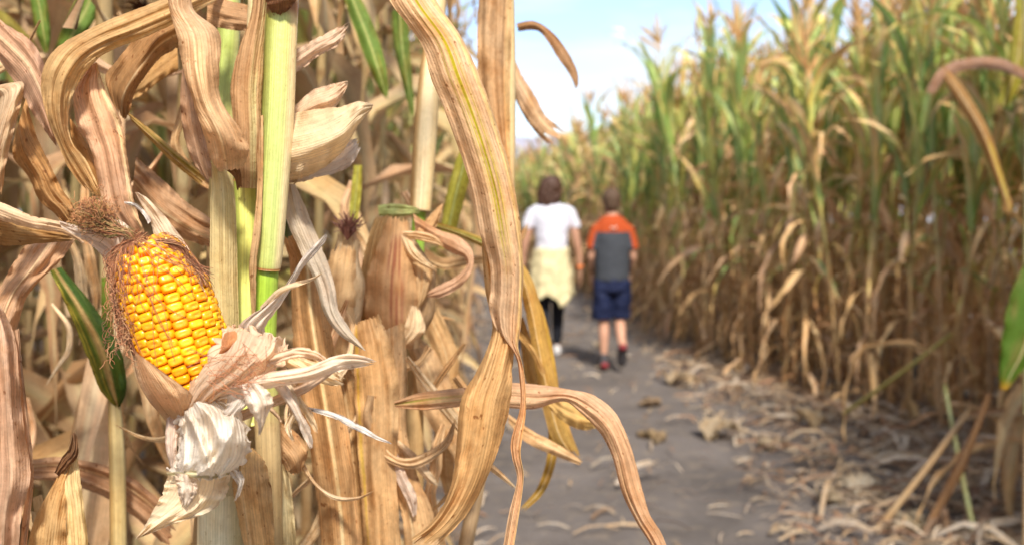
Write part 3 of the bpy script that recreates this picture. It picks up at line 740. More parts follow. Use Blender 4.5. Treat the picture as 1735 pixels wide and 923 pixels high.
def kernel_mesh(sd):
    mb = MB(); rg = random.Random(sd); nu, nv = 14, 9; rows = []
    e1, e2 = 0.55, 0.60
    def sp(c, e): return math.copysign(abs(c) ** e, c)
    dn = rg.uniform(.1, .3); dx, dy = rg.uniform(-.15, .15), rg.uniform(-.12, .12)
    for i in range(nv):
        ph = -0.35 * math.pi + i / (nv - 1) * 0.84 * math.pi; row = []
        for k in range(nu):
            th = 2 * math.pi * k / nu
            x = sp(math.cos(ph), e1) * sp(math.cos(th), e2); y = sp(math.cos(ph), e1) * sp(math.sin(th), e2); z = sp(math.sin(ph), e1)
            if z > 0: z -= dn * math.exp(-((x - dx) ** 2 * 5 + (y - dy) ** 2 * 7))
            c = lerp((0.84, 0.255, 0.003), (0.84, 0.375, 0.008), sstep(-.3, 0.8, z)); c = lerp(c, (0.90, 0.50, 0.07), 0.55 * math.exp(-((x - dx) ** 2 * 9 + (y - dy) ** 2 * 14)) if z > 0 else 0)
            row.append(mb.add((x * .5, y * .5, z * .5), c))
        rows.append(row)
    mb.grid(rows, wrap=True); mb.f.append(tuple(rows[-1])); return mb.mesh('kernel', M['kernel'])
KM = [kernel_mesh(i) for i in range(5)]
rg = random.Random(11); NR, NA = 18, 18
for r_ in range(NR):
    wander = rg.uniform(-.02, .02)
    for k in range(NA):
        s = 0.035 + (k + (0.42 if r_ % 2 else 0.0) + rg.uniform(-.07, .07)) / NA * 0.945
        if s > 0.985: continue
        th = 2 * math.pi * (r_ + 0.35) / NR + wander + 0.22 * (s - .5) + 0.03 * nz(s * 5, r_) + (rg.uniform(-.06, .06) if s > .85 else 0)
        rr = cobr(s); radial = Uv * math.sin(th) + Wv * math.cos(th); tang = Uv * math.cos(th) - Wv * math.sin(th)
        # outward normal leans toward the tip where the cob tapers
        slope = (cobr(min(1, s + .02)) - cobr(s - .02)) / (0.04 * LEN); nn = (radial - ax * slope).normalized()
        up = (ax - nn * ax.dot(nn)).normalized(); tg = up.cross(nn)
        tw = 2 * math.pi * rr / NR * 1.10 * rg.uniform(.95, 1.03); tl = LEN * 0.945 / NA * 1.11 * rg.uniform(.94, 1.04); hh = 0.0105 * rg.uniform(.93, 1.05)
        P = EP_B + ax * LEN * s + radial * (rr - hh * .36 + rg.uniform(-.0003, .0003))
        if s > .93: P = P - radial * 0.002; tw *= .8
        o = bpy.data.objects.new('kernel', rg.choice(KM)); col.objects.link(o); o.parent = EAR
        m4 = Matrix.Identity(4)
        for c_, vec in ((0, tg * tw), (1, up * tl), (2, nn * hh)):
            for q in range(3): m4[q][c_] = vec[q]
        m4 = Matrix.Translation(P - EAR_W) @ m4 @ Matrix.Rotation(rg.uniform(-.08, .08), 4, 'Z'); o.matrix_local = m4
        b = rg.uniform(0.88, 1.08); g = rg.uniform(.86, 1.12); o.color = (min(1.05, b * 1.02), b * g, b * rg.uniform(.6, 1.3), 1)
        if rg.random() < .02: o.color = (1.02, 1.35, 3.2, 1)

HW = (0.84, 0.76, 0.66); HP = (0.84, 0.62, 0.42); HC = (0.78, 0.64, 0.50)
def husk(kind, ctrl, base, label=None, dark=None, seed=1.0, **kw):
    base = (base[0] * 1.0, base[1] * 1.10, base[2] * 1.27)
    t = leaf_tint(base, None, None, dark or lerp(base, (0.5, .34, .22), .5), None, None, seed)
    mb = patch(ctrl, t, seed=seed, **kw) if kind == 'p' else sheet(ctrl, t, seed=seed, **kw)
    o = mb.build('husk_leaf', M['husk'], EAR)
    if label: o['label'] = label
    return o
husk('p', [[(222, 586, .490), (238, 602, .476), (258, 616, .468), (266, 622, .467)], [(232, 640, .488), (258, 640, .470), (290, 646, .463), (304, 650, .464)], [(250, 676, .488), (278, 672, .472), (304, 670, .465), (322, 664, .466)], [(272, 702, .495), (296, 702, .488), (312, 700, .478), (330, 680, .476)], [(296, 730, .50), (306, 728, .492), (316, 722, .486), (330, 710, .484)]],
     (0.66, 0.47, 0.28), 'tan husk leaf cupping the lower left of the cob', seed=2.2, corr=.003, crease=((-.2, .6, .002, .3),))
husk('p', [[(308, 705, .492), (322, 700, .478), (340, 692, .472), (356, 690, .474)], [(316, 664, .480), (340, 668, .466), (362, 668, .462), (385, 672, .468)], [(340, 626, .474), (368, 636, .456), (398, 645, .450), (425, 655, .462)], [(366, 590, .474), (400, 600, .452), (436, 612, .444), (452, 640, .456)], [(378, 560, .482), (412, 568, .462), (458, 590, .452), (474, 618, .460)], [(392, 556, .500), (420, 556, .480), (462, 568, .466), (488, 582, .470)]],
     HP, 'pinkish translucent husk leaf cupped open right of the kernels', seed=3.1, ragged=16, corr=.006, n=60, m=48, crease=((-.5, .5, .005, .25), (.1, .3, .004, .2), (.6, -.2, .004, .2)))
husk('p', [[(378, 566, .478), (386, 562, .470), (398, 560, .470)], [(374, 580, .474), (386, 574, .464), (402, 566, .466)], [(370, 592, .472), (384, 588, .461), (400, 580, .462)], [(362, 604, .474), (376, 600, .466), (392, 596, .464)]], (0.72, 0.36, 0.17), 'small orange fold of husk at the edge of the kernels', seed=9.1, n=14, m=14)
husk('s', [(402, 575, 448, 570, .486, 0, .006), (409, 546, 450, 552, .480, .006, .008), (444, 519, 474, 518, .478, .010, .006), (474, 495, 496, 484, .478, .006, .006), (492, 470, 513, 455, .476, .004, .004), (512, 437, 534, 430, .474, 0, .004), (532, 415, 550, 412, .472, 0, .002), (550, 396, 556, 396, .470, 0, 0)],
     (0.80, 0.70, 0.58), 'long pale husk wisp pointing up right', seed=4.4, cols=15, jag1=.05, corr=.004, wob=.12)
husk('s', [(440, 520, 448, 530, .475, 0, 0), (470, 490, 474, 500, .47, 0, .001), (500, 478, 503, 486, .468, 0, .001), (530, 470, 532, 474, .466, 0, 0), (545, 462, 546, 463, .464, 0, 0)], (0.74, 0.60, 0.42), seed=4.9, cols=5, n=24)
husk('s', [(352, 655, 362, 682, .470, 0, .004), (400, 640, 405, 668, .458, 0, .007), (456, 630, 464, 656, .450, 0, .008), (520, 620, 528, 644, .448, 0, .006), (568, 602, 572, 630, .450, 0, .006), (604, 600, 600, 624, .455, 0, .004), (640, 612, 636, 616, .462, 0, 0)],
     HW, 'long whitish husk strip stretching right', seed=5.5, cols=17, jag1=.10, corr=.004, wob=.10)
husk('s', [(398, 700, 404, 716, .474, 0, .002), (452, 676, 458, 692, .468, 0, .003), (514, 648, 520, 664, .462, 0, .003), (566, 616, 570, 628, .458, 0, .001), (590, 606, 592, 610, .458, 0, 0)], (0.66, 0.48, 0.34), seed=6.0, cols=9, n=40)
husk('s', [(478, 586, 476, 616, .476, 0, .005), (516, 606, 510, 636, .474, 0, .006), (556, 622, 548, 650, .476, 0, .005), (586, 642, 582, 656, .478, 0, 0)], (0.80, 0.64, 0.42), 'cream shredded husk end', seed=6.6, jag1=.3, cols=15, n=40)
husk('s', [(384, 662, 444, 650, .466, 0, .004), (384, 686, 424, 680, .462, 0, .005), (374, 706, 398, 704, .462, 0, .002), (370, 716, 376, 716, .464, 0, 0)], HW, seed=7.1, n=30, cols=13)
husk('s', [(452, 640, 476, 636, .460, 0, .002), (478, 672, 494, 664, .455, 0, .003), (500, 706, 512, 700, .455, 0, .002), (512, 735, 526, 728, .457, 0, .001), (526, 762, 532, 758, .46, 0, 0)], HC, seed=7.5, cols=9, n=40, wob=.15, jag1=.1)
husk('s', [(480, 640, 500, 650, .470, 0, .002), (496, 676, 512, 676, .466, 0, .002), (516, 704, 528, 696, .466, 0, .002), (536, 736, 541, 730, .468, 0, 0)], (0.78, 0.62, 0.42), seed=7.8, cols=9, n=36, wob=.2)
husk('s', [(430, 668, 438, 664, .458, 0, 0), (448, 688, 454, 682, .455, 0, .001), (464, 703, 469, 698, .456, 0, .001), (477, 716, 479, 714, .458, 0, 0)], (0.70, 0.50, 0.32), seed=8.1, cols=5, n=24)
husk('s', [(520, 688, 520, 694, .468, 0, 0), (566, 698, 564, 708, .466, 0, .002), (612, 720, 609, 731, .466, 0, .002), (640, 738, 638, 744, .468, 0, .001), (664, 750, 663, 752, .47, 0, 0)], WHITE, 'thin white husk shred trailing to the lower right', seed=8.4, cols=7, n=44, wob=.2)
husk('p', [[(306, 700, .490), (326, 684, .474), (350, 674, .470), (370, 672, .476)], [(301, 716, .488), (334, 706, .462), (376, 694, .460), (408, 704, .470)], [(299, 744, .490), (338, 740, .468), (384, 732, .448), (423, 742, .468)], [(298, 770, .488), (336, 770, .458), (380, 768, .462), (420, 776, .474)], [(292, 790, .490), (330, 792, .462), (368, 796, .458), (398, 796, .482)], [(282, 802, .488), (322, 807, .474), (360, 809, .474), (386, 804, .492)]],
     (0.88, 0.80, 0.68), 'bulging white husk leaf below the cob', seed=10.2, corr=.009, n=80, m=70, ragged=13, crease=((-.8, 1.1, .009, .16), (-.2, .8, .008, .2), (.9, -1.1, .006, .14), (-.9, .3, .005, .12), (.4, .2, .004, .1)))
husk('s', [(283, 806, 390, 800, .492, .004, .006), (276, 832, 384, 834, .486, .004, .010), (262, 858, 356, 866, .480, .004, .010), (248, 886, 296, 886, .474, 0, .006), (228, 914, 238, 910, .470, 0, 0)],
     (0.84, 0.74, 0.57), 'lowest cream white husk leaf ending in a point at lower left', seed=11.3, cols=25, n=50, jag1=.05, corr=.005, wob=.05)
husk('s', [(284, 694, 304, 700, .498, 0, .003), (280, 730, 303, 724, .492, 0, .004), (281, 760, 300, 752, .488, 0, .004), (290, 796, 300, 790, .49, 0, .001)], (0.74, 0.58, 0.46), seed=12.0, cols=11, n=30)
husk('s', [(282, 800, 284, 804, .484, 0, 0), (320, 797, 322, 808, .468, 0, .002), (360, 797, 362, 810, .466, 0, .002), (392, 792, 398, 800, .486, 0, 0)], (0.66, 0.60, 0.38), seed=12.4, cols=7, n=30)
husk('s', [(228, 326, 234, 326, .515, 0, 0), (240, 348, 252, 338, .520, 0, .001), (254, 375, 284, 372, .525, 0, .003), (270, 420, 318, 418, .528, .002, .006), (300, 470, 340, 462, .530, .002, .005), (330, 520, 352, 500, .532, 0, .002)],
     (0.80, 0.68, 0.54), 'pale husk point rising behind the top of the cob', seed=13.1, jag1=0, cols=13)
husk('s', [(210, 342, 211, 345, .516, 0, 0), (228, 344, 228, 351, .518, 0, .001), (244, 356, 242, 364, .52, 0, .001), (258, 372, 252, 382, .522, 0, 0)], WHITE, seed=13.6, cols=5, n=20)
husk('s', [(100, 374, 104, 386, .50, 0, 0), (128, 382, 124, 398, .502, 0, .002), (162, 388, 150, 412, .506, 0, .004), (196, 398, 178, 442, .512, 0, .004), (212, 430, 190, 490, .52, 0, .002)], (0.76, 0.62, 0.50), seed=14.0, n=40)
husk('s', [(188, 372, 186, 392, .515, 0, 0), (206, 374, 198, 400, .515, 0, .003), (222, 388, 210, 420, .518, 0, .002)], (0.78, 0.64, 0.5), seed=14.4, n=20, cols=9)
for st, c_, sd_ in [([(448, 606, 452, 622, .452, 0, .003), (500, 588, 500, 606, .450, 0, .004), (540, 596, 534, 610, .452, 0, .003), (566, 622, 560, 628, .455, 0, 0)], HC, 15.1),
                    ([(404, 652, 440, 646, .446, 0, .004), (420, 690, 462, 676, .444, 0, .006), (436, 716, 450, 712, .448, 0, .002), (438, 738, 441, 738, .45, 0, 0)], HW, 15.7),
                    ([(462, 640, 486, 634, .464, 0, .003), (488, 690, 508, 684, .462, 0, .004), (482, 724, 494, 724, .462, 0, .002), (498, 752, 501, 750, .463, 0, 0)], (0.82, .68, .48), 16.2),
                    ([(386, 800, 402, 792, .482, 0, .002), (402, 822, 414, 812, .480, 0, .003), (396, 850, 402, 850, .480, 0, 0)], HW, 16.8),
                    ([(296, 800, 330, 806, .470, 0, .003), (300, 826, 334, 830, .468, 0, .004), (308, 856, 318, 858, .468, 0, 0)], HC, 17.1)]:
    husk('s', st, c_, seed=sd_, cols=13, n=50, jag1=.2, wob=.16, corr=.004)
# shank joining ear and stalk
mb = MB(); tube(mb, [PX(316, 716, .500), PX(340, 745, .520), PX(380, 790, .560), PX(384, 830, .585)], [.009, .008, .008, .007], 12, lambda u, a, q: (0.6, 0.5, 0.3), n=20); mb.build('shank', M['stalk'], EAR)

# silk
def silk():
    mb = MB(); rg = random.Random(21)
    cols_ = [(0.20, 0.07, 0.03), (0.32, 0.12, 0.05), (0.40, 0.17, 0.08), (0.15, 0.06, 0.03), (0.46, 0.25, 0.12)]
    def strand(pts, jit, r=.00014, c=None, curl=0.0, n=14):
        c = c or rg.choice(cols_); q = []
        for i, (x, y, d) in enumerate(pts):
            k = 0.3 if i == 0 else 1; q.append((x + rg.gauss(0, jit) * k, y + rg.gauss(0, jit) * k, d + rg.gauss(0, jit) * k * .00025))
        A_ = catmull(q, n); f1, f2, pz = rg.uniform(.5, 1.4), rg.uniform(.5, 1.4), rg.uniform(0, 6)
        P = [tuple(PX(a[0] + curl * math.sin(i * f1 + pz), a[1] + curl * math.cos(i * f2 + pz), a[2])) for i, a in enumerate(A_)]
        tube(mb, P, [r] * len(P), 3, lambda u, a, q_: c, n=len(P), caps=False)
    ol = [(0.22, 0.17, 0.05), (0.30, 0.22, 0.07), (0.17, 0.11, 0.04)]
    for _ in range(330):      # twisted tuft rising up left from the tip
        e = (rg.uniform(132, 178), rg.uniform(338, 392), .492 + rg.uniform(-.012, .012))
        strand([(238 + rg.gauss(0, 6), 408 + rg.gauss(0, 5), .488), (212, 394, .486), (182 + rg.gauss(0, 6), 385 + rg.gauss(0, 7), .488), e], 3.2, c=rg.choice(ol + cols_), curl=2.6 if rg.random() < .6 else 1)
    for _ in range(260):      # frizzy head of the tuft
        x, y = rg.gauss(156, 15), rg.gauss(362, 13); a = rg.uniform(0, 6.28)
        strand([(x, y, .49 + rg.gauss(0, .006)), (x + 11 * math.cos(a), y + 9 * math.sin(a), .489), (x + 17 * math.cos(a + .8), y + 14 * math.sin(a + .8), .49)], 4, c=rg.choice([(0.42, 0.17, 0.07), (0.52, 0.24, 0.10), (0.34, 0.18, 0.06)]), curl=3.2)
    for _ in range(300):      # mat down the left side of the cob
        y1 = rg.uniform(440, 590); x1 = 192 + (y1 - 440) * 0.17 + rg.gauss(0, 9)
        strand([(236 + rg.gauss(0, 10), 404 + rg.gauss(0, 6), .486), (200 + rg.gauss(0, 8), 432, .488), (190 + (y1 - 440) * .06 + rg.gauss(0, 7), (430 + y1) / 2, .487), (x1, y1, .488)], 3, curl=2.0)
    for _ in range(70):       # loose ends curling away at lower left
        x, y = rg.uniform(185, 225), rg.uniform(470, 600)
        strand([(x, y, .486), (x - rg.uniform(-4, 14), y + 16, .482), (x + rg.gauss(0, 14), y + rg.uniform(20, 46), .48)], 4, curl=2.5, n=18)
    def on_cob(s, th, lift=.0012): 
        return EP_B + ax * LEN * s + (Uv * math.sin(th) + Wv * math.cos(th)) * (cobr(s) + lift)
    def surf(s0, s1, t0, t1, c=None):
        c = c or rg.choice(cols_); P = []; ph = rg.uniform(0, 6); am = rg.uniform(.01, .07)
        for i in range(16):
            t = i / 15; P.append(tuple(on_cob(s0 + (s1 - s0) * t, t0 + (t1 - t0) * t + am * math.sin(t * 9 + ph), .0012 + .001 * abs(math.sin(t * 7 + ph)))))
        tube(mb, P, [.00013] * 16, 3, lambda u, a, q_: c, n=16, caps=False)
    for _ in range(46): surf(.99, rg.uniform(.55, .9), rg.uniform(-1.4, -.3), rg.uniform(-1.7, -.6))
    for _ in range(36): surf(.99, rg.uniform(.55, .93), rg.uniform(-.4, 1.2), rg.uniform(.4, 1.6))
    for _ in range(14): surf(.98, rg.uniform(.25, .7), rg.uniform(-1.0, .6), rg.uniform(-1.1, .3), rg.choice([(0.42, 0.16, 0.06), (0.3, .1, .05)]))
    for _ in range(120): surf(rg.uniform(.4, 1), rg.uniform(.2, .6), rg.uniform(-1.75, -1.3), rg.uniform(-1.7, -1.15))
    for _ in range(60):       # right shoulder fringe
        strand([(262, 408, .487), (300 + rg.gauss(0, 4), 416 + rg.gauss(0, 5), .490), (326 + rg.gauss(0, 5), 446, .492), (345 + rg.gauss(0, 6), rg.uniform(450, 490), .492)], 3, curl=1.5)
    for _ in range(22):       # reddish threads caught on the husk
        x, y = rg.uniform(345, 440), rg.uniform(590, 655)
        strand([(x, y, .441), (x + rg.uniform(-40, 30), y + rg.uniform(-10, 30), .439), (x + rg.uniform(-40, 40), y + rg.uniform(-25, 40), .440), (x + rg.uniform(-50, 60), y + rg.uniform(-20, 40), .441)], 4, c=rg.choice([(0.45, .17, .07), (0.35, .12, .05)]), curl=1.5, n=20)
    o = mb.build('silk', M['silk'], EAR); tag(o, 'tangled reddish brown corn silk', kind='stuff')
silk()

# ---- plant B: the pale green jointed stalk with a burst husk on its right
B = empty('corn_plant', G0(452, 900, .63), 'corn plant with the pale green jointed stalk running up to the top of the photo', 'corn plant', 'foreground corn plants')
stalk(B, [(486, -160, .585), (480, -20, .58), (476, 60, .578), (470, 200, .576), (461, 340, .575), (455, 430, .576), (453, 456, .577)], [.0085, .0090, .0092, .0094, .0088, .0080, .0074],
      stalk_tint((0.47, 0.53, 0.17), (0.26, 0.28, 0.07), (0.72, 0.58, 0.33), [(0.235, .05, (0.30, 0.15, 0.08)), (0.985, .04, (0.36, 0.17, 0.06))], .9), label='pale green stalk section with cream sheath edge', n=90)
stalk(B, [(452, 452, .582), (451, 466, .580), (449, 520, .582), (447, 600, .585), (452, 700, .59), (456, 820, .60), (458, 1000, .62)], [.0066, .0070, .0070, .0072, .0074, .0076, .008],
      stalk_tint((0.33, 0.50, 0.05), (0.24, 0.42, 0.04), (0.38, 0.52, 0.08), [(.8, .32, (0.50, .36, .18)), (1.0, .22, (0.50, .36, .18))]), label='bright green stalk section below the joint')
lower_stalk(B, (458, 995, .62), .0085)
leaf(B, [(434, 200, 446, 195, .566, 0, .002), (436, 300, 446, 300, .565, 0, .002), (430, 380, 442, 385, .562, 0, .002), (422, 450, 436, 440, .56, 0, .002), (424, 500, 434, 505, .562, 0, .002), (428, 555, 432, 556, .565, 0, 0)], (0.55, 0.38, 0.22), 'leaf_sheath', 'leaf', 'narrow brown curled sheath edge', ribv=None, cols=9, waves=.002, wob=.15)
leaf(B, [(448, -40, 500, -40, .568, 0, .008), (450, 0, 502, -5, .566, 0, .008), (458, 18, 496, 10, .568, 0, .004), (466, 30, 480, 25, .57, 0, 0)], (0.22, 0.11, 0.06), 'leaf_collar', 'leaf', 'dark brown collar at the top joint', ribv=None, n=24, cols=11, jag1=.2)
HB = MB(); husk_spindle(HB, PX(478, 300, .605), PX(560, 150, .62) - PX(478, 300, .605), .05, .013, (0.7, .6, .42), 3, 4, silk=False); EB = HB.build('corn_ear', M['husk'], B); EB['label'] = 'upper ear in a burst white husk right of the stalk'
def bh(st, base, label=None, **kw):
    o = leaf(EB, st, base, 'husk_leaf', 'husk', label, ribv=None, **kw); return o
bh([(482, 196, 482, 308, .594, .0, .016), (530, 186, 528, 296, .590, 0, .020), (578, 180, 576, 262, .590, 0, .018), (610, 172, 606, 215, .594, 0, .008), (634, 178, 631, 184, .60, 0, 0)], (0.82, 0.72, 0.54), 'broad cream husk leaf pointing right', cols=31, jag1=.03, corr=.003)
bh([(488, 190, 494, 215, .606, 0, .006), (528, 154, 530, 200, .604, 0, .010), (562, 143, 566, 184, .604, 0, .008), (590, 137, 590, 146, .608, 0, 0)], (0.80, 0.64, 0.50), 'pinkish upper husk leaf', jag1=.05)
bh([(486, 270, 488, 312, .604, 0, .004), (540, 262, 536, 302, .602, 0, .006), (588, 240, 590, 284, .604, 0, .006), (606, 234, 612, 250, .608, 0, 0)], (0.74, 0.72, 0.74), 'bluish white thin husk underneath', jag1=.12, wob=.08)
bh([(496, 86, 500, 125, .602, 0, .003), (534, 66, 540, 96, .600, 0, .005), (566, 50, 574, 76, .602, 0, .004), (592, 38, 592, 46, .606, 0, 0)], (0.76, 0.60, 0.48), 'thin pale leaf tip above', jag1=.2, wob=.15)
leaf(B, [(482, 310, 500, 312, .625, 0, .004), (483, 365, 522, 362, .62, .004, .006), (508, 425, 548, 425, .615, .004, .006), (534, 480, 566, 478, .612, 0, .005), (549, 530, 574, 524, .61, 0, .004), (574, 566, 592, 556, .61, 0, .002), (614, 592, 620, 594, .61, 0, 0)], (0.62, 0.58, 0.52), 'husk_leaf', 'husk', 'greyish white ribbon of husk hanging down', ribv=None, jag1=0)
leaf(B, [(478, 400, 515, 392, .66, 0, .003), (490, 440, 540, 440, .655, .004, .008), (494, 520, 552, 520, .65, .004, .009), (498, 600, 568, 600, .648, 0, .010), (512, 700, 585, 690, .65, 0, .010), (530, 800, 598, 790, .652, 0, .010), (540, 870, 606, 870, .655, 0, .008), (548, 970, 612, 970, .66, 0, .008)], (0.52, 0.34, 0.18), label='brown upright leaf with a cream midrib below the ribbon of husk', ribv=.12, rib=(0.80, .68, .42), ribw=.12, n=110, cols=25, jag0=.03, jag1=0, corr=.005)
leaf(B, [(455, 765, 482, 775, .62, 0, .002), (460, 820, 494, 830, .618, 0, .004), (464, 890, 500, 890, .618, 0, .004), (468, 970, 504, 970, .62, 0, .003)], (0.60, 0.54, 0.34), ribv=None, jag1=0)
leaf(B, [(424, 708, 440, 690, .63, 0, .002), (450, 745, 480, 715, .622, 0, .006), (480, 790, 520, 755, .618, 0, .010), (498, 806, 512, 800, .62, 0, .002)], (0.50, 0.34, 0.20), ribv=None)

# ---- plant C: the big arching leaf
C_ = empty('corn_plant', G0(780, 900, .80), 'corn plant whose broad arching leaf hangs through the middle of the photo', 'corn plant', 'foreground corn plants')
LMc = (0.72, 0.51, 0.33)
leaf(C_, [(760, -330, 800, -330, .66, 0, 0), (690, -290, 750, -330, .60, 0, .003), (620, -180, 690, -190, .54, 0, .005), (640, -60, 712, -70, .52, 0, .006), (660, 0, 739, 0, .510, .003, .008), (714, 75, 781, 62, .504, .003, .009), (729, 130, 812, 128, .500, .003, .010), (752, 185, 837, 195, .498, .004, .010), (776, 250, 858, 262, .497, .004, .011), (798, 320, 874, 330, .496, .004, .011), (812, 390, 884, 395, .496, .004, .011), (829, 445, 887, 455, .497, .004, .010), (831, 490, 886, 505, .498, .003, .008), (828, 520, 883, 550, .499, .002, .006), (842, 560, 878, 585, .500, .0, .004), (872, 600, 884, 612, .500, 0, .001), (880, 640, 889, 640, .500, 0, .001), (881, 690, 891, 695, .499, 0, .001), (866, 745, 885, 742, .498, 0, .002), (868, 775, 882, 770, .498, 0, .002), (876, 812, 887, 808, .498, .0, .001), (862, 870, 880, 868, .498, 0, .002), (850, 940, 868, 940, .498, 0, .002)],
     LMc, label='broad tan leaf arching down with yellow green streaks', ribv=.86, rib=(0.80, 0.60, 0.30), ribw=.13, stripe=((0.42, 0.38, 0.02), 0.10, 0.42, .12, .55), n=260, cols=47, corr=.0030, ribh=.0022, wob=.03, waves=.0015, wfreq=16, jag1=0, seed=3.7)
leaf(C_, [(816, 395, 850, 400, .508, 0, .002), (818, 440, 860, 440, .510, 0, .003), (824, 500, 868, 500, .508, 0, .004), (834, 560, 872, 562, .505, 0, .006), (808, 627, 869, 627, .502, .003, .011), (781, 678, 864, 680, .500, .003, .014), (772, 762, 848, 752, .498, .002, .014), (762, 828, 820, 820, .497, 0, .011), (730, 884, 786, 878, .496, 0, .007), (684, 920, 738, 926, .495, 0, .002)],
     (0.60, 0.40, 0.20), label='brown lower fold of the broad arching leaf', ribv=None, n=150, cols=35, corr=.004, wob=.045, jag1=.05, seed=5.2, dark=(0.46, 0.28, 0.12))
leaf(C_, [(816, -80, 868, -80, .80, 0, .006), (812, 0, 868, 0, .80, 0, .008), (808, 80, 866, 80, .80, 0, .008), (812, 160, 864, 160, .80, 0, .008), (830, 230, 864, 240, .80, 0, .006), (845, 330, 868, 330, .80, 0, .004), (858, 420, 870, 420, .80, 0, .002), (862, 480, 868, 480, .80, 0, 0)],
     (0.58, 0.40, 0.24), label='upright tan leaf with a thick midrib behind the arching leaf', ribv=.78, rib=(0.66, .48, .26), ribw=.22, ribh=.005, n=90, cols=25, corr=.005)
stalk(C_, [(852, -260, .815), (856, -50, .815), (858, 150, .815), (855, 400, .81), (838, 650, .805), (775, 1000, .80)], [.006, .007, .0075, .007, .006, .006], stalk_tint((0.52, 0.42, 0.22), (0.4, 0.3, 0.15), (0.6, 0.48, 0.28), [(.75, .3, (.36, .24, .13)), (1.0, .25, (.36, .24, .13))]))
lower_stalk(C_, (775, 995, .80), .006, (.30, .20, .11))
leaf(C_, [(875, 40, 878, 54, .98, 0, .002), (905, 36, 908, 52, .97, 0, .003), (936, 55, 926, 68, .96, 0, .003), (960, 85, 946, 100, .95, 0, .003), (978, 120, 966, 128, .95, 0, .002), (980, 150, 976, 152, .95, 0, 0)], (0.40, 0.24, 0.13), label='small brown leaf tip curled against the sky', ribv=None, n=50, cols=9)
leaf(C_, [(858, 110, 872, 100, .96, 0, .002), (866, 150, 886, 130, .955, 0, .004), (884, 190, 908, 165, .95, 0, .005), (908, 225, 928, 200, .95, 0, .005), (936, 252, 962, 222, .95, 0, .002)], (0.60, 0.42, 0.27), label='torn pale leaf end against the sky', jag1=.22, ribv=.3, cols=17)
leaf(C_, [(670, 690, 668, 680, .66, 0, 0), (720, 694, 716, 664, .655, 0, .004), (790, 688, 790, 656, .65, 0, .006), (850, 690, 852, 648, .64, 0, .006), (905, 692, 915, 652, .635, 0, .006), (955, 680, 968, 660, .63, 0, .005), (990, 705, 1008, 670, .625, 0, .006), (1018, 735, 1048, 705, .62, 0, .007), (1038, 775, 1072, 765, .618, 0, .008), (1052, 830, 1088, 826, .616, 0, .007), (1076, 880, 1100, 868, .615, 0, .006), (1098, 915, 1122, 905, .614, 0, .004), (1125, 965, 1140, 955, .612, 0, .001)],
     (0.62, 0.42, 0.28), label='pinkish tan leaf arching right over the path to the bottom edge', ribv=-.55, rib=(0.70, 0.52, .34), stripe=((0.26, 0.28, 0.06), .1, .5, -.2, .33), n=150, cols=25, corr=.0045, jag1=.03)
DY = (0.46, 0.30, 0.06)
leaf(C_, [(730, 374, 734, 384, .86, 0, 0), (790, 392, 786, 404, .86, 0, .002), (850, 418, 844, 436, .86, 0, .003), (892, 455, 876, 475, .86, 0, .004), (914, 510, 890, 528, .86, 0, .006), (926, 570, 900, 580, .86, 0, .006), (942, 640, 912, 650, .86, 0, .006), (966, 725, 934, 742, .86, 0, .004), (988, 784, 972, 780, .86, 0, 0)], (0.50, 0.33, 0.10), label='yellow brown leaf drooping beside the woman', ribv=.2, stripe=((0.14, 0.24, 0.04), 0, 1.0, -.1, .42), n=90)
leaf(C_, [(882, 480, 892, 476, .88, 0, 0), (898, 530, 918, 520, .875, 0, .003), (914, 600, 938, 595, .87, 0, .004), (925, 680, 948, 680, .87, 0, .004), (928, 760, 945, 765, .87, 0, .003), (912, 822, 924, 830, .87, 0, .002), (880, 862, 886, 868, .87, 0, 0)], DY, label='narrow mustard leaf hanging in front of the path', ribv=0, n=80, cols=11)
leaf(C_, [(880, 540, 886, 536, .9, 0, 0), (884, 600, 904, 590, .9, 0, .004), (892, 650, 914, 645, .9, 0, .004), (918, 690, 926, 684, .9, 0, 0)], (0.52, 0.33, 0.12), ribv=None)
leaf(C_, [(860, 700, 862, 716, .83, 0, .002), (900, 728, 890, 748, .825, 0, .003), (945, 752, 936, 770, .82, 0, .003), (990, 782, 984, 788, .82, 0, 0)], (0.66, 0.47, 0.28), label='short tan leaf tip over the path', ribv=0, cols=11)
leaf(C_, [(925, 660, 930, 690, .8, 0, .002), (955, 676, 952, 712, .8, 0, .006), (990, 690, 985, 728, .8, 0, .006), (1024, 712, 1020, 722, .8, 0, 0)], (0.58, 0.42, 0.18), ribv=None)
leaf(C_, [(868, 560, 872, 552, .84, 0, 0), (900, 600, 905, 590, .84, 0, .002), (918, 640, 926, 632, .84, 0, .002)], (0.55, 0.38, 0.16), ribv=None)

# ---- plant D: stalk with two husked ears in the middle
D = empty('corn_plant', G0(710, 900, .86), 'corn plant with a fat closed husk below a reddish joint, left of the arching leaf', 'corn plant', 'foreground corn plants')
stalk(D, [(748, -160, .86), (740, 20, .855), (728, 130, .85), (720, 240, .85), (713, 345, .85), (712, 354, .85)], [.006, .0075, .009, .0100, .0092, .0085], stalk_tint((0.78, 0.62, 0.38), (0.45, 0.28, 0.12), (0.66, 0.50, 0.28), [(0.99, .04, (0.5, 0.2, .08))]), label='cream dry stalk section')
stalk(D, [(712, 350, .852), (709, 380, .855), (706, 480, .86), (704, 600, .86), (702, 800, .86), (700, 1000, .86)], [.0056, .0058, .006, .007, .008, .009], stalk_tint((0.24, 0.42, 0.05), (0.18, 0.32, 0.04), (0.3, 0.45, 0.08), [(.75, .35, (0.45, .30, .14)), (1.0, .25, (0.45, .30, .14))]), label='green stalk section below the joint')
lower_stalk(D, (700, 995, .86), .009)
def bulb(root, ctr, name_label, base, pts, seed):
    o = None
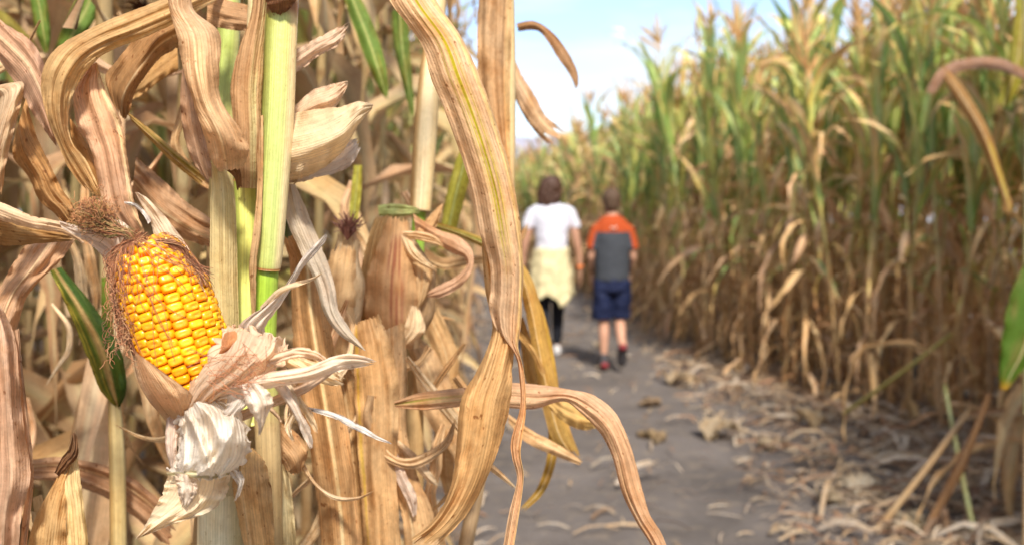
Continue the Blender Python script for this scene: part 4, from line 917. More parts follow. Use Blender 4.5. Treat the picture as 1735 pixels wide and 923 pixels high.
def ear_closed(root, Bp, Tp, r, colr, seed, label, silkn=60, layers=4):
    mb = MB(); husk_spindle(mb, Bp, Tp - Bp, (Tp - Bp).length, r, colr, layers, seed, nu=26, nv=22, silk=False, open_=.12); e = mb.build('corn_ear', M['husk'], root); e['label'] = label
    if silkn:
        s = MB(); rg = random.Random(seed)
        for _ in range(silkn):
            d = ((Tp - Bp).normalized() + Vector((rg.gauss(0, .6), rg.gauss(0, .5), rg.gauss(0, .4)))).normalized()
            tube(s, [Tp - (Tp - Bp) * .06, Tp + d * .006, Tp + d * .012 + Vector((rg.gauss(0, .003), 0, rg.gauss(0, .003)))], [.0005, .0004, .0003], 3, lambda u, a, q: (0.13, .05, .035), n=5, caps=False)
        o = s.build('silk', M['silk'], e); o['kind'] = 'stuff'
    return e
ED = ear_closed(D, PX(672, 588, .80), PX(678, 372, .80), .0275, (0.68, 0.50, 0.31), 31, 'fat closed ear in tan husk with reddish veins', 0)
for st, base, lb in [([(604, 560, 640, 580, .785, 0, .006), (608, 480, 640, 500, .78, 0, .008), (622, 410, 652, 400, .78, 0, .006), (636, 366, 664, 364, .785, 0, 0)], (0.50, 0.34, 0.17), None),
                     ([(640, 590, 700, 590, .775, 0, .010), (618, 540, 708, 545, .768, 0, .018), (622, 470, 706, 480, .766, 0, .020), (642, 410, 696, 420, .772, 0, .014), (660, 365, 690, 368, .78, 0, .004)], (0.68, 0.48, 0.29), 'smooth outer husk with dark red veins'),
                     ([(688, 560, 706, 540, .78, 0, .006), (700, 500, 728, 490, .775, 0, .008), (696, 455, 736, 450, .775, 0, .006), (706, 430, 742, 462, .775, 0, 0)], (0.66, 0.48, 0.28), None),
                     ([(680, 392, 690, 404, .765, 0, .002), (710, 392, 712, 408, .76, 0, .004), (738, 400, 738, 414, .758, 0, .002), (752, 416, 751, 419, .757, 0, 0)], (0.80, 0.66, 0.46), 'pale husk tip pointing right'),
                     ([(676, 398, 694, 396, .768, 0, .002), (690, 430, 706, 422, .76, 0, .004), (712, 448, 722, 440, .758, 0, .003), (740, 460, 741, 457, .757, 0, 0)], (0.78, 0.64, 0.44), None),
                     ([(636, 628, 640, 616, .75, 0, 0), (662, 600, 688, 585, .745, 0, .006), (684, 555, 720, 560, .742, 0, .006), (698, 516, 710, 520, .742, 0, 0)], (0.82, 0.68, 0.48), 'cream husk blade below the fat ear'),
                     ([(742, 350, 752, 344, .79, 0, 0), (722, 372, 742, 378, .785, 0, .004), (700, 396, 726, 410, .78, 0, .004)], (0.62, 0.44, 0.26), None)]:
    seed = 20 + st[0][0] * .01; o = sheet(st, leaf_tint(base, None, None, None, ((0.40, 0.18, 0.12), .1, .5, .1, .9) if lb and 'veins' in lb else None, None, seed), seed=seed, n=50, cols=21, jag1=.05).build('husk_leaf', M['husk'], ED)
    if lb: o['label'] = lb
leaf(D, [(640, 348, 642, 366, .80, 0, .002), (665, 345, 668, 368, .798, 0, .004), (700, 350, 700, 364, .80, 0, .002), (712, 356, 712, 362, .81, 0, 0)], (0.44, 0.52, 0.22), label='small pale green leaf stub', ribv=None, cols=11, n=24)
leaf(D, [(700, 362, 704, 396, .79, 0, .004), (740, 388, 738, 412, .77, 0, .004), (775, 400, 768, 430, .76, 0, .006), (798, 420, 786, 436, .755, 0, .005), (802, 452, 790, 450, .752, 0, .004), (785, 482, 770, 470, .75, 0, .004), (752, 502, 742, 484, .75, 0, .003), (722, 504, 720, 498, .752, 0, 0)], (0.58, 0.38, 0.26), label='curled leaf looping round below the joint', ribv=None, n=80, cols=13)
EE = ear_closed(D, PX(560, 590, .75), PX(590, 395, .75), .017, (0.72, 0.56, 0.36), 33, 'slim closed ear with dark brown silk tuft', 130)
leaf(EE, [(500, 640, 600, 640, .745, 0, .008), (530, 540, 600, 560, .74, 0, .014), (548, 470, 604, 480, .738, 0, .012), (566, 410, 602, 410, .742, 0, .004)], (0.70, 0.54, 0.34), 'husk_leaf', 'husk', ribv=None, jag1=.1)

# wide upright leaves at the bottom middle
def up_plant(px, d, label): 
    r = empty('corn_plant', G0(px, 900, d), label, 'corn plant', 'foreground corn plants'); return r
T = up_plant(640, .74, 'corn plant of upright tan blades at the bottom middle, left of the lower fold')
lower_stalk(T, (640, 640, .74), .010)
leaf(T, [(600, 546, 640, 530, .70, 0, .002), (600, 600, 660, 575, .70, 0, .008), (602, 690, 676, 660, .70, 0, .010), (608, 790, 672, 790, .70, 0, .010), (614, 870, 676, 870, .70, 0, .010), (620, 980, 684, 980, .70, 0, .008)], (0.58, 0.40, 0.22), label='wide tan blade with a yellow stripe on its left', ribv=None, stripe=((0.62, 0.46, 0.08), -.8, .12, .0, 1), n=110, cols=25, corr=.006, jag1=0, jag0=.03)
leaf(T, [(650, 560, 685, 545, .72, 0, .002), (655, 640, 690, 620, .72, 0, .006), (652, 720, 688, 720, .718, 0, .006), (658, 800, 706, 800, .715, 0, .008), (680, 870, 735, 870, .712, 0, .008), (690, 960, 750, 960, .71, 0, .004)], (0.62, 0.44, 0.26), ribv=-.5, n=90, jag1=0)
leaf(T, [(552, 560, 575, 600, .735, 0, .002), (556, 640, 600, 640, .73, 0, .006), (566, 720, 618, 720, .73, 0, .008), (580, 820, 622, 820, .73, 0, .008), (590, 960, 628, 960, .73, 0, .004)], (0.50, 0.34, 0.18), ribv=0, n=90, jag1=0, corr=.006)
leaf(T, [(560, 840, 590, 800, .69, 0, .002), (556, 880, 604, 870, .688, 0, .006), (570, 960, 612, 960, .69, 0, .006)], (0.60, 0.44, 0.26), ribv=None, jag1=0, cols=13, n=40)
leaf(T, [(660, 772, 674, 768, .70, 0, .001), (672, 812, 690, 806, .697, 0, .002), (690, 850, 706, 840, .696, 0, .002), (700, 876, 706, 872, .696, 0, 0)], (0.64, 0.54, 0.48), label='grey white shrivelled leaf end', ribv=None, cols=9, n=34)
leaf(T, [(668, 752, 676, 744, .71, 0, .001), (696, 784, 706, 770, .706, 0, .002), (722, 812, 732, 802, .705, 0, .002), (742, 824, 744, 821, .705, 0, 0)], (0.70, 0.58, 0.42), ribv=None, cols=9, n=34)
leaf(T, [(720, 560, 742, 520, .90, 0, .002), (740, 620, 775, 600, .9, 0, .006), (735, 700, 778, 700, .9, 0, .006), (740, 780, 770, 780, .9, 0, .004), (760, 860, 772, 860, .9, 0, 0)], (0.56, 0.38, 0.2), ribv=0, n=70)
leaf(T, [(680, 560, 700, 560, .84, 0, .002), (700, 620, 740, 600, .84, 0, .006), (718, 700, 770, 660, .84, 0, .008), (760, 760, 800, 730, .84, 0, .006), (790, 820, 800, 812, .84, 0, 0)], (0.60, 0.44, 0.28), ribv=0, n=70)

# ---- left: plant with the big arching leaves
F_ = up_plant(300, .66, 'corn plant with two broad dry leaves arching over at the upper left')
stalk(F_, [(395, -200, .70), (388, 40, .69), (384, 110, .69), (376, 300, .685), (366, 700, .67), (350, 1000, .66)], [.006, .0075, .008, .0085, .010, .011], stalk_tint((0.38, 0.46, 0.12), (0.3, 0.34, 0.1), (0.46, 0.48, 0.2), [(.8, .35, (0.42, 0.28, 0.14)), (1.0, .2, (0.42, .28, .14))]), label='green stalk glimpsed behind the dry leaves')
lower_stalk(F_, (350, 995, .66), .011)
leaf(F_, [(380, -40, 384, -8, .64, 0, .002), (330, -25, 338, 18, .60, 0, .004), (280, -4, 296, 40, .575, 0, .006), (215, 22, 240, 66, .56, 0, .008), (150, 50, 192, 84, .548, .002, .009), (100, 78, 162, 104, .54, .004, .010), (74, 115, 142, 128, .535, .006, .010), (70, 155, 125, 158, .535, .006, .009), (80, 200, 116, 200, .538, .006, .008), (98, 245, 122, 240, .543, .004, .007), (116, 285, 146, 272, .548, .002, .005), (150, 330, 172, 326, .552, 0, .001)],
     (0.60, 0.41, 0.20), label='golden brown leaf arching over and down', ribv=.9, rib=(0.78, .62, .36), ribw=.14, n=160, cols=31, corr=.004)
leaf(F_, [(152, 112, 164, 106, .556, 0, 0), (124, 160, 178, 150, .556, .002, .006), (132, 215, 205, 205, .554, .003, .009), (152, 250, 215, 262, .552, .003, .010), (164, 300, 222, 310, .552, .003, .010), (176, 350, 232, 355, .553, .002, .008), (200, 380, 243, 388, .556, 0, .004), (215, 400, 244, 402, .56, 0, 0)],
     (0.62, 0.42, 0.30), label='pinkish leaf with a pale midrib hanging behind the silk tuft', ribv=.82, rib=(0.80, .66, .44), ribw=.16, ribh=.003, n=110, cols=27, corr=.004)
leaf(F_, [(118, 200, 128, 212, .575, 0, .002), (122, 240, 150, 250, .574, 0, .006), (140, 290, 172, 300, .574, 0, .006), (162, 335, 180, 342, .575, 0, .0)], (0.46, 0.28, 0.12), ribv=None, cols=13, n=40)
leaf(F_, [(330, 10, 334, 60, .62, 0, .004), (298, 6, 300, 82, .61, 0, .008), (262, 28, 270, 100, .60, 0, .008), (228, 66, 244, 132, .60, 0, .008), (200, 100, 228, 158, .602, 0, .008), (178, 132, 220, 186, .606, 0, .005), (196, 190, 212, 206, .61, 0, 0)], (0.42, 0.25, 0.12), label='darker brown leaf under the arch', ribv=.4, n=90, corr=.005)
leaf(F_, [(352, -10, 350, 44, .64, 0, .004), (390, 2, 384, 50, .635, 0, .006), (440, 14, 424, 54, .63, 0, .006), (470, 30, 455, 58, .63, 0, .002)], (0.52, 0.33, 0.19), ribv=None)
leaf(F_, [(300, 70, 302, 120, .70, 0, .004), (262, 100, 268, 140, .70, 0, .004), (232, 130, 244, 160, .70, 0, .004), (215, 150, 222, 170, .70, 0, 0)], (0.48, 0.30, 0.13), ribv=None)
leaf(F_, [(214, 188, 222, 204, .66, 0, .002), (258, 222, 262, 246, .66, 0, .003), (300, 258, 302, 284, .66, 0, .003), (350, 300, 346, 318, .66, 0, .0)], (0.50, 0.34, 0.12), label='narrow olive brown leaf crossing diagonally', ribv=.2, stripe=((0.34, .28, .06), -.3, .5, 0, 1))
leaf(F_, [(230, 265, 224, 330, .64, 0, .008), (270, 300, 262, 375, .64, 0, .010), (320, 345, 314, 405, .64, 0, .010), (380, 385, 374, 425, .645, 0, .008)], (0.48, 0.31, 0.19), label='brown leaf slanting behind the top of the cob', ribv=.3, corr=.006)
GB = (0.13, 0.24, 0.05); RB = (0.36, .42, .16)
for st, c_, sd_ in [([(150, -60, 176, -60, 1.1, 0, .004), (128, 0, 178, -5, 1.08, 0, .01), (104, 50, 150, 52, 1.06, 0, .01), (84, 110, 112, 112, 1.05, 0, .006), (78, 150, 86, 150, 1.05, 0, 0)], GB, 1.1), ([(40, -60, 66, -60, 1.0, 0, .004), (52, 10, 80, 5, 1.0, 0, .006), (62, 60, 86, 56, 1.0, 0, .006), (76, 92, 82, 90, 1.0, 0, 0)], GB, 2.2),
                    ([(-10, 10, -10, 50, 1.2, 0, .01), (30, 40, 24, 84, 1.2, 0, .01), (70, 90, 56, 118, 1.2, 0, .01), (100, 140, 96, 144, 1.2, 0, 0)], (0.26, .26, .07), 3.3)]:
    leaf(F_, st, c_, label='green blade glimpsed behind the dry leaves', rib=RB, seed=sd_, dark=(0.3, .28, .07), n=40, cols=11)
for st, c_, sd_ in [([(566, -60, 590, -60, 1.15, 0, .01), (586, 10, 614, 0, 1.14, 0, .01), (608, 70, 640, 62, 1.13, 0, .01), (632, 130, 655, 122, 1.12, 0, .008), (654, 172, 658, 170, 1.12, 0, 0)], (0.15, .27, .06), 4.4), ([(664, 20, 690, 15, 1.2, 0, .01), (668, 80, 694, 78, 1.2, 0, .01), (684, 150, 700, 148, 1.2, 0, .01), (698, 200, 702, 198, 1.2, 0, 0)], (0.15, .25, .06), 5.5),
                    ([(744, 420, 764, 424, 1.0, 0, .004), (752, 350, 782, 356, 1.0, 0, .008), (770, 280, 798, 290, 1.0, 0, .008), (800, 210, 812, 214, 1.0, 0, .003)], (0.36, .36, .06), 6.6), ([(600, 280, 614, 280, .92, 0, .002), (594, 330, 612, 330, .92, 0, .003), (590, 390, 604, 390, .92, 0, .002)], (0.40, .42, .08), 7.7)]:
    leaf(D, st, c_, label='green and yellow blade in the soft background', rib=RB, seed=sd_, dark=(0.36, .32, .08), n=40, cols=11)
# far left plant
G_ = up_plant(-40, .62, 'corn plant half outside the left edge of the photo, its pink tan leaves reaching in')
lower_stalk(G_, (-60, 100, .62), .011)
leaf(G_, [(-40, 60, -20, 20, .60, 0, .004), (6, 112, 24, 50, .59, 0, .008), (34, 155, 58, 76, .58, 0, .010), (58, 196, 80, 125, .575, 0, .009), (80, 228, 92, 190, .575, 0, .006), (96, 250, 100, 240, .578, 0, 0)], (0.58, 0.38, 0.27), label='pinkish leaf sloping in at the upper left edge', ribv=.1, ribw=.12, corr=.005)
leaf(G_, [(-30, 150, 20, 140, .54, 0, .004), (0, 165, 40, 142, .53, 0, .006), (-20, 230, 34, 185, .528, 0, .008), (-30, 290, 14, 260, .53, 0, .006), (-30, 340, 4, 330, .535, 0, .003)], (0.68, 0.52, 0.36), label='pale curled leaf at the left edge', ribv=.55, rib=(0.84, .72, .5))
leaf(G_, [(20, 250, 44, 165, .565, 0, .004), (24, 270, 62, 230, .562, 0, .008), (48, 300, 88, 285, .56, 0, .008), (66, 340, 104, 318, .558, 0, .008), (92, 362, 124, 350, .558, 0, .006), (112, 385, 128, 380, .56, 0, 0)], (0.48, 0.29, 0.13), label='twisted brown leaf at the left', ribv=None, n=90, corr=.006, waves=.008)
leaf(G_, [(-40, 330, -40, 362, .53, 0, .002), (0, 342, -2, 372, .525, 0, .004), (50, 364, 48, 386, .52, 0, .004), (98, 374, 98, 394, .515, 0, .003), (128, 384, 122, 402, .512, 0, .002), (150, 404, 140, 414, .512, 0, 0)], (0.76, 0.60, 0.44), label='pale rim of the leaf reaching toward the ear tip', ribv=None, cols=11, wob=.1)
leaf(G_, [(-40, 355, -40, 412, .545, 0, .004), (20, 368, 20, 416, .54, 0, .008), (75, 386, 75, 412, .535, 0, .006), (125, 398, 125, 408, .53, 0, 0)], (0.42, 0.27, 0.12), ribv=None)
leaf(G_, [(50, 405, 128, 405, .60, 0, .004), (20, 450, 98, 446, .59, 0, .008), (-10, 505, 50, 496, .585, 0, .010), (-30, 560, 28, 560, .58, 0, .008), (-40, 620, 10, 620, .58, 0, .004)], (0.60, 0.41, 0.28), label='wide pinkish leaf falling to the left edge', ribv=.0, corr=.006)
leaf(G_, [(-50, 500, -6, 505, .52, 0, .006), (-50, 560, 22, 560, .515, 0, .010), (-50, 640, 33, 640, .512, 0, .012), (-50, 730, 42, 730, .512, 0, .012), (-50, 810, 50, 810, .514, 0, .012), (-50, 880, 36, 880, .518, 0, .010), (-50, 980, 28, 980, .52, 0, .008)], (0.64, 0.44, 0.32), label='large pink tan leaf hanging down the left margin', ribv=.35, ribw=.07, n=110, cols=27, corr=.007, jag1=0, rib=(0.7, .5, .36))
leaf(G_, [(24, 560, 32, 556, .53, 0, 0), (30, 640, 40, 640, .53, 0, .003), (38, 720, 50, 720, .528, 0, .004), (46, 800, 57, 805, .528, 0, .004), (38, 880, 50, 885, .53, 0, .003), (30, 960, 40, 960, .53, 0, 0)], (0.66, 0.47, 0.34), ribv=None, cols=9)
# green bladed plant
I_ = up_plant(196, .72, 'corn plant with one dark green blade hanging below the left of the cob')
stalk(I_, [(193, 672, .715), (196, 720, .716), (199, 800, .718), (201, 960, .72)], [.0040, .0050, .0056, .006], stalk_tint((0.46, 0.35, 0.17), (0.36, 0.24, 0.1), (0.52, 0.42, 0.22)))
lower_stalk(I_, (201, 955, .72), .007)
leaf(I_, [(196, 690, 204, 688, .712, 0, 0), (170, 660, 214, 655, .708, 0, .006), (146, 600, 202, 585, .706, 0, .008), (118, 530, 160, 520, .706, 0, .006), (84, 458, 104, 452, .71, 0, .002)], (0.055, 0.115, 0.02), label='dark green blade with a tan midrib', ribv=-.1, rib=(0.45, .33, .14), ribw=.28, dark=(0.16, .17, .02), jag1=0, stripe=((0.34, .30, .05), -.75, .6, -.2, 1.2))
leaf(I_, [(172, 470, 190, 468, .76, 0, .003), (172, 540, 192, 540, .76, 0, .003), (178, 600, 196, 600, .76, 0, .002)], (0.16, 0.28, 0.04), ribv=None, cols=9, n=24)
leaf(I_, [(45, 778, 45, 812, .76, 0, .004), (110, 774, 106, 816, .755, 0, .006), (190, 792, 176, 842, .75, 0, .008), (250, 828, 232, 878, .75, 0, .008), (310, 880, 285, 930, .75, 0, .006)], (0.50, 0.33, 0.22), label='brown pink leaf crossing low behind the husk', ribv=-.3, corr=.006)
# bottom-left ear tip
J_ = up_plant(95, .60, 'corn plant whose split dry husk tip pokes up at the bottom left')
lower_stalk(J_, (95, 1150, .60), .011)
mb = MB(); husk_spindle(mb, PX(95, 1150, .60), PX(100, 900, .60) - PX(95, 1150, .60), .11, .019, (0.66, .5, .3), 4, 5, nu=16, nv=12, silk=False); EJ = mb.build('corn_ear', M['husk'], J_)
for st, base, lb in [([(122, 770, 130, 768, .555, 0, 0), (104, 810, 136, 808, .55, 0, .003), (112, 860, 142, 858, .548, 0, .006), (112, 920, 150, 920, .548, 0, .008), (110, 1000, 156, 1000, .55, 0, .008)], (0.76, 0.66, 0.40), 'pale greenish cream right half of the split husk tip'),
                     ([(112, 782, 122, 778, .553, 0, 0), (84, 830, 112, 822, .547, 0, .004), (58, 880, 112, 880, .545, 0, .008), (44, 940, 114, 940, .547, 0, .010), (38, 1010, 116, 1010, .55, 0, .008)], (0.64, 0.44, 0.22), 'tan left half of the split husk tip'),
                     ([(92, 800, 100, 806, .548, 0, .002), (104, 776, 116, 790, .546, 0, .003), (118, 756, 132, 770, .545, 0, .003), (124, 730, 130, 736, .546, 0, 0)], (0.22, 0.13, 0.08), 'dark withered point of the husk')]:
    sheet(st, leaf_tint(base, None, None, None, None, None, st[0][0] * .1), seed=st[0][0] * .1, cols=17, n=50, jag1=0.03, corr=.003).build('husk_leaf', M['husk'], EJ)['label'] = lb

rg = random.Random(314)
def tangle(root, n, x0, x1, y0, y1, d0, d1, cols_):
    for _ in range(n):
        x, y = rg.uniform(x0, x1), rg.uniform(y0, y1); d = rg.uniform(d0, d1); w = rg.uniform(9, 30); a = rg.uniform(-.7, .7); cv = rg.uniform(-.5, .5); st = []; k = rg.randint(5, 8)
        for i in range(k):
            ww = w * (math.sin(math.pi * (0.15 + 0.85 * i / (k - 1))) * .8 + .12) * rg.uniform(.6, 1.2) / 2; nx, ny = math.cos(a), -math.sin(a)
            st.append((x - nx * ww, y - ny * ww, x + nx * ww, y + ny * ww, d, rg.uniform(-.006, .006), rg.uniform(.0, .006)))
            L0 = rg.uniform(32, 62); x += math.sin(a) * L0; y += math.cos(a) * L0; a += cv + rg.uniform(-.35, .35); d += rg.uniform(-.01, .01)
        leaf(root, st, rg.choice(cols_), ribv=rg.choice([None, 0.0, .3, -.4]), n=56, cols=11, corr=.003, wob=.10)
CR = [(0.78, 0.64, 0.44), (0.70, 0.53, 0.34), (0.62, 0.44, 0.26), (0.80, 0.70, 0.54), (0.50, 0.34, 0.19), (0.66, 0.48, 0.34)]
tangle(T, 9, 540, 790, 470, 800, .67, .78, CR); tangle(D, 7, 560, 740, 250, 560, .86, 1.0, CR); tangle(F_, 7, 60, 400, 20, 420, .70, .85, CR); tangle(I_, 8, 20, 330, 420, 840, .74, .9, CR); tangle(B, 4, 430, 560, 560, 820, .64, .70, CR)

# ---- right margin: blurred near leaves and broken stalks
K_ = empty('corn_plant', (1.66, 3.15, 0), 'corn plant at the right margin with an orange brown leaf arching left', 'corn plant', 'near plants at the right margin')
stalk(K_, [(1735, -200, 3.2), (1742, 200, 3.2), (1740, 500, 3.2), (1742, 700, 3.2)], [.009, .011, .013, .014], stalk_tint((0.42, 0.38, 0.18), (0.3, 0.28, 0.12), (0.5, 0.4, 0.22)))
b_ = MB(); tube(b_, [Vector((1.66, 3.15, 0)), PX(1742, 690, 3.2)], [.015, .014], 10, lambda u, a, q: (0.45, .32, .18), n=8); b_.build('stalk', M['stalk'], K_)
leaf(K_, [(1760, 130, 1760, 150, 3.15, 0, 0), (1700, 100, 1702, 122, 3.1, 0, .01), (1640, 98, 1644, 118, 3.05, 0, .01), (1592, 118, 1604, 134, 3.0, 0, .01), (1566, 160, 1580, 164, 3.0, 0, 0)], (0.34, 0.22, 0.17), label='dull brown leaf arching at the right', ribv=None, wob=.1)
leaf(K_, [(1590, 120, 1602, 112, 3.0, 0, 0), (1620, 172, 1640, 158, 2.98, 0, .02), (1658, 234, 1676, 222, 2.95, 0, .02), (1686, 306, 1700, 296, 2.95, 0, .02), (1705, 370, 1720, 360, 2.95, 0, 0)], (0.34, 0.21, 0.09), label='orange brown leaf turning down', ribv=0, stripe=((0.46, .40, .08), .3, .5, .5, 1.1))
leaf(K_, [(1722, -40, 1760, -40, 3.3, 0, 0), (1718, 40, 1745, 45, 3.3, 0, .01), (1706, 110, 1738, 120, 3.3, 0, .01), (1690, 180, 1705, 190, 3.3, 0, 0)], (0.30, 0.30, 0.05), ribv=0)
leaf(K_, [(1740, 440, 1790, 440, 2.6, 0, .01), (1712, 500, 1780, 520, 2.6, 0, .02), (1698, 570, 1755, 600, 2.6, 0, .02), (1692, 630, 1722, 640, 2.6, 0, .01), (1696, 662, 1706, 660, 2.6, 0, 0)], (0.08, 0.17, 0.02), label='dark green blade hanging at the right edge', ribv=.3, tipc=(0.5, .3, .03))
def leaning(p0, p1, r, c, label, d0, d1):
    a, b = PX(p0[0], p0[1], d0), PX(p1[0], p1[1], d1); a.z = max(a.z, .0)
    root = empty('broken_stalk', Vector((a.x, a.y, 0)), label, 'corn stalk', 'broken corn stalks leaning over the path edge')
    mb = MB(); tube(mb, [a, a.lerp(b, .5) + Vector((0, 0, -.01)), b], [r, r, r * .8], 8, lambda u, an, q: lerp(c, BROWN, .5 * max(0, nz(u * 8, an))), n=16); mb.build('stalk', M['stalk'], root)
    return root
leaning((1430, 700), (1612, 566), .012, (0.48, .42, .12), 'yellow green broken stalk leaning right at the foot of the corn', 6.1, 5.4)
s = leaning((1490, 892), (1645, 690), .013, (0.46, .32, .18), 'tan broken stalk sloping up right above the lower litter', 4.1, 4.0)
leaf(s, [(1572, 880, 1586, 880, 4.05, 0, .0), (1612, 800, 1632, 800, 4.02, 0, .02), (1646, 728, 1662, 722, 4.0, 0, .02), (1672, 668, 1680, 664, 4.0, 0, 0)], (0.42, 0.26, 0.15), label='reddish brown leaf beside it', ribv=0, jag1=0)
leaning((1650, 900), (1600, 650), .010, (0.46, .50, .24), 'pale green broken stalk standing crooked in the litter', 4.0, 4.1)
# loose pale leaves heaped at the foot on the far right
K2 = empty('corn_plant', (2.35, 4.35, 0), 'collapsed corn plant heaped with brown leaves in the lower right corner', 'corn plant', 'near plants at the right margin')
rg = random.Random(77)
for q in range(14):
    bx, by = 2.0 + rg.uniform(-.15, .35), 4.15 + rg.uniform(-.3, .3); fl = field_leaf(rg, rg.uniform(.5, .9), .07, rg.uniform(-30, 30), rg.uniform(40, 110), .8, -1, 120, 1.2, (bx, by, rg.uniform(.35, .95)), rg.uniform(150, 330))
    fl.build('leaf', M['far_leaf'], K2)
b_ = MB(); tube(b_, [Vector((2.35, 4.35, 0)), Vector((2.2, 4.3, .5)), Vector((2.1, 4.2, 1.0))], [.014, .013, .01], 8, lambda u, a, q: (0.42, .28, .16), n=10); b_.build('stalk', M['stalk'], K2)

# ------------------------------------------------------------------ people
def loft(mb, secs, seg=14):
    """secs: (x,y,z,rx,ry[,dirx,diry,dirz]) ellipses; stacked along z unless direction given."""
    rows = []; P = [Vector(s[:3]) for s in secs]
    for i, s in enumerate(secs):
        T = (P[min(i + 1, len(P) - 1)] - P[max(i - 1, 0)]).normalized()
        X = Vector((1, 0, 0)); Y = T.cross(X)
        if Y.length < .2: X = Vector((0, 1, 0)); Y = T.cross(X)
        Y.normalize(); X = Y.cross(T).normalized()
        rows.append([mb.add(P[i] + X * s[3] * math.cos(a) + Y * s[4] * math.sin(a)) for a in [2 * math.pi * k / seg for k in range(seg)]])
    mb.grid(rows, wrap=True); mb.f.append(tuple(reversed(rows[0]))); mb.f.append(tuple(rows[-1])); return mb
def ball(mb, c, r, seg=12):
    secs = []
    for i in range(9):
        t = -1 + 2 * i / 8; k = math.sqrt(max(0.0004, 1 - t * t)); secs.append((c[0], c[1], c[2] + r[2] * t, r[0] * k, r[1] * k))
    return loft(mb, secs, seg)
def fuse(o, vox, sm=6):
    m = o.modifiers.new('fuse', 'REMESH'); m.mode = 'VOXEL'; m.voxel_size = vox; m.use_smooth_shade = True
    s_ = o.modifiers.new('smooth', 'SMOOTH'); s_.iterations = sm; s_.factor = .5; return o
def folds(o, amt, sc):
    tx = bpy.data.textures.new('cloth_folds', 'CLOUDS'); tx.noise_scale = sc; tx.noise_depth = 2
    d = o.modifiers.new('folds', 'DISPLACE'); d.texture = tx; d.strength = amt; d.mid_level = .5; return o
def hand(mb, W, side, curl=.35):
    """relaxed hand hanging from wrist W; fingers point down"""
    x, y, z = W
    loft(mb, [(x, y, z + .02, .016, .024), (x, y, z - .01, .015, .028), (x, y, z - .05, .014, .038), (x, y, z - .085, .012, .038)], 10)
    for k, (dy, ln) in enumerate([(-.028, .062), (-.009, .072), (.010, .068), (.027, .052)]):
        c = curl * (1 + .2 * k)
        loft(mb, [(x, y - dy, z - .075, .0085, .0085), (x - side * .006 * c, y - dy, z - .085 - ln * .45, .008, .008), (x - side * .03 * c, y - dy, z - .085 - ln * .95, .0065, .0065)], 8)
    loft(mb, [(x, y + .026, z - .02, .011, .011), (x - side * .010, y + .046, z - .052, .0095, .0095), (x - side * .014, y + .050, z - .082, .0075, .0075)], 8)
def head(mb, c, s=1.0, yaw=0):
    tmp = MB(); ball(tmp, (0, 0, .01 * s), (.074 * s, .094 * s, .105 * s), 16)
    loft(tmp, [(0, .035 * s, -.115 * s, .03 * s, .032 * s), (0, .03 * s, -.085 * s, .052 * s, .055 * s), (0, .02 * s, -.03 * s, .066 * s, .074 * s)], 14)     # jaw
    loft(tmp, [(0, .088 * s, .02 * s, .010 * s, .012 * s), (0, .104 * s, -.012 * s, .013 * s, .014 * s), (0, .098 * s, -.028 * s, .017 * s, .012 * s)], 8)    # nose
    for q in (-1, 1):
        loft(tmp, [(q * .074 * s, 0, .028 * s, .008 * s, .016 * s), (q * .080 * s, -.006 * s, .005 * s, .010 * s, .020 * s), (q * .074 * s, 0, -.028 * s, .007 * s, .010 * s)], 8)
        loft(tmp, [(q * .030 * s, .078 * s, .022 * s, .010 * s, .010 * s), (q * .030 * s, .084 * s, .035 * s, .018 * s, .008 * s)], 8)
    loft(tmp, [(-.022 * s, .086 * s, -.055 * s, .004, .006), (0, .094 * s, -.056 * s, .008, .008), (.022 * s, .086 * s, -.055 * s, .004, .006)], 8)
    off = len(mb.v); m3 = Matrix.Rotation(yaw, 3, 'Z')
    for v in tmp.v: mb.add(m3 @ Vector(v) + Vector(c))
    mb.f += [tuple(i + off for i in f) for f in tmp.f]

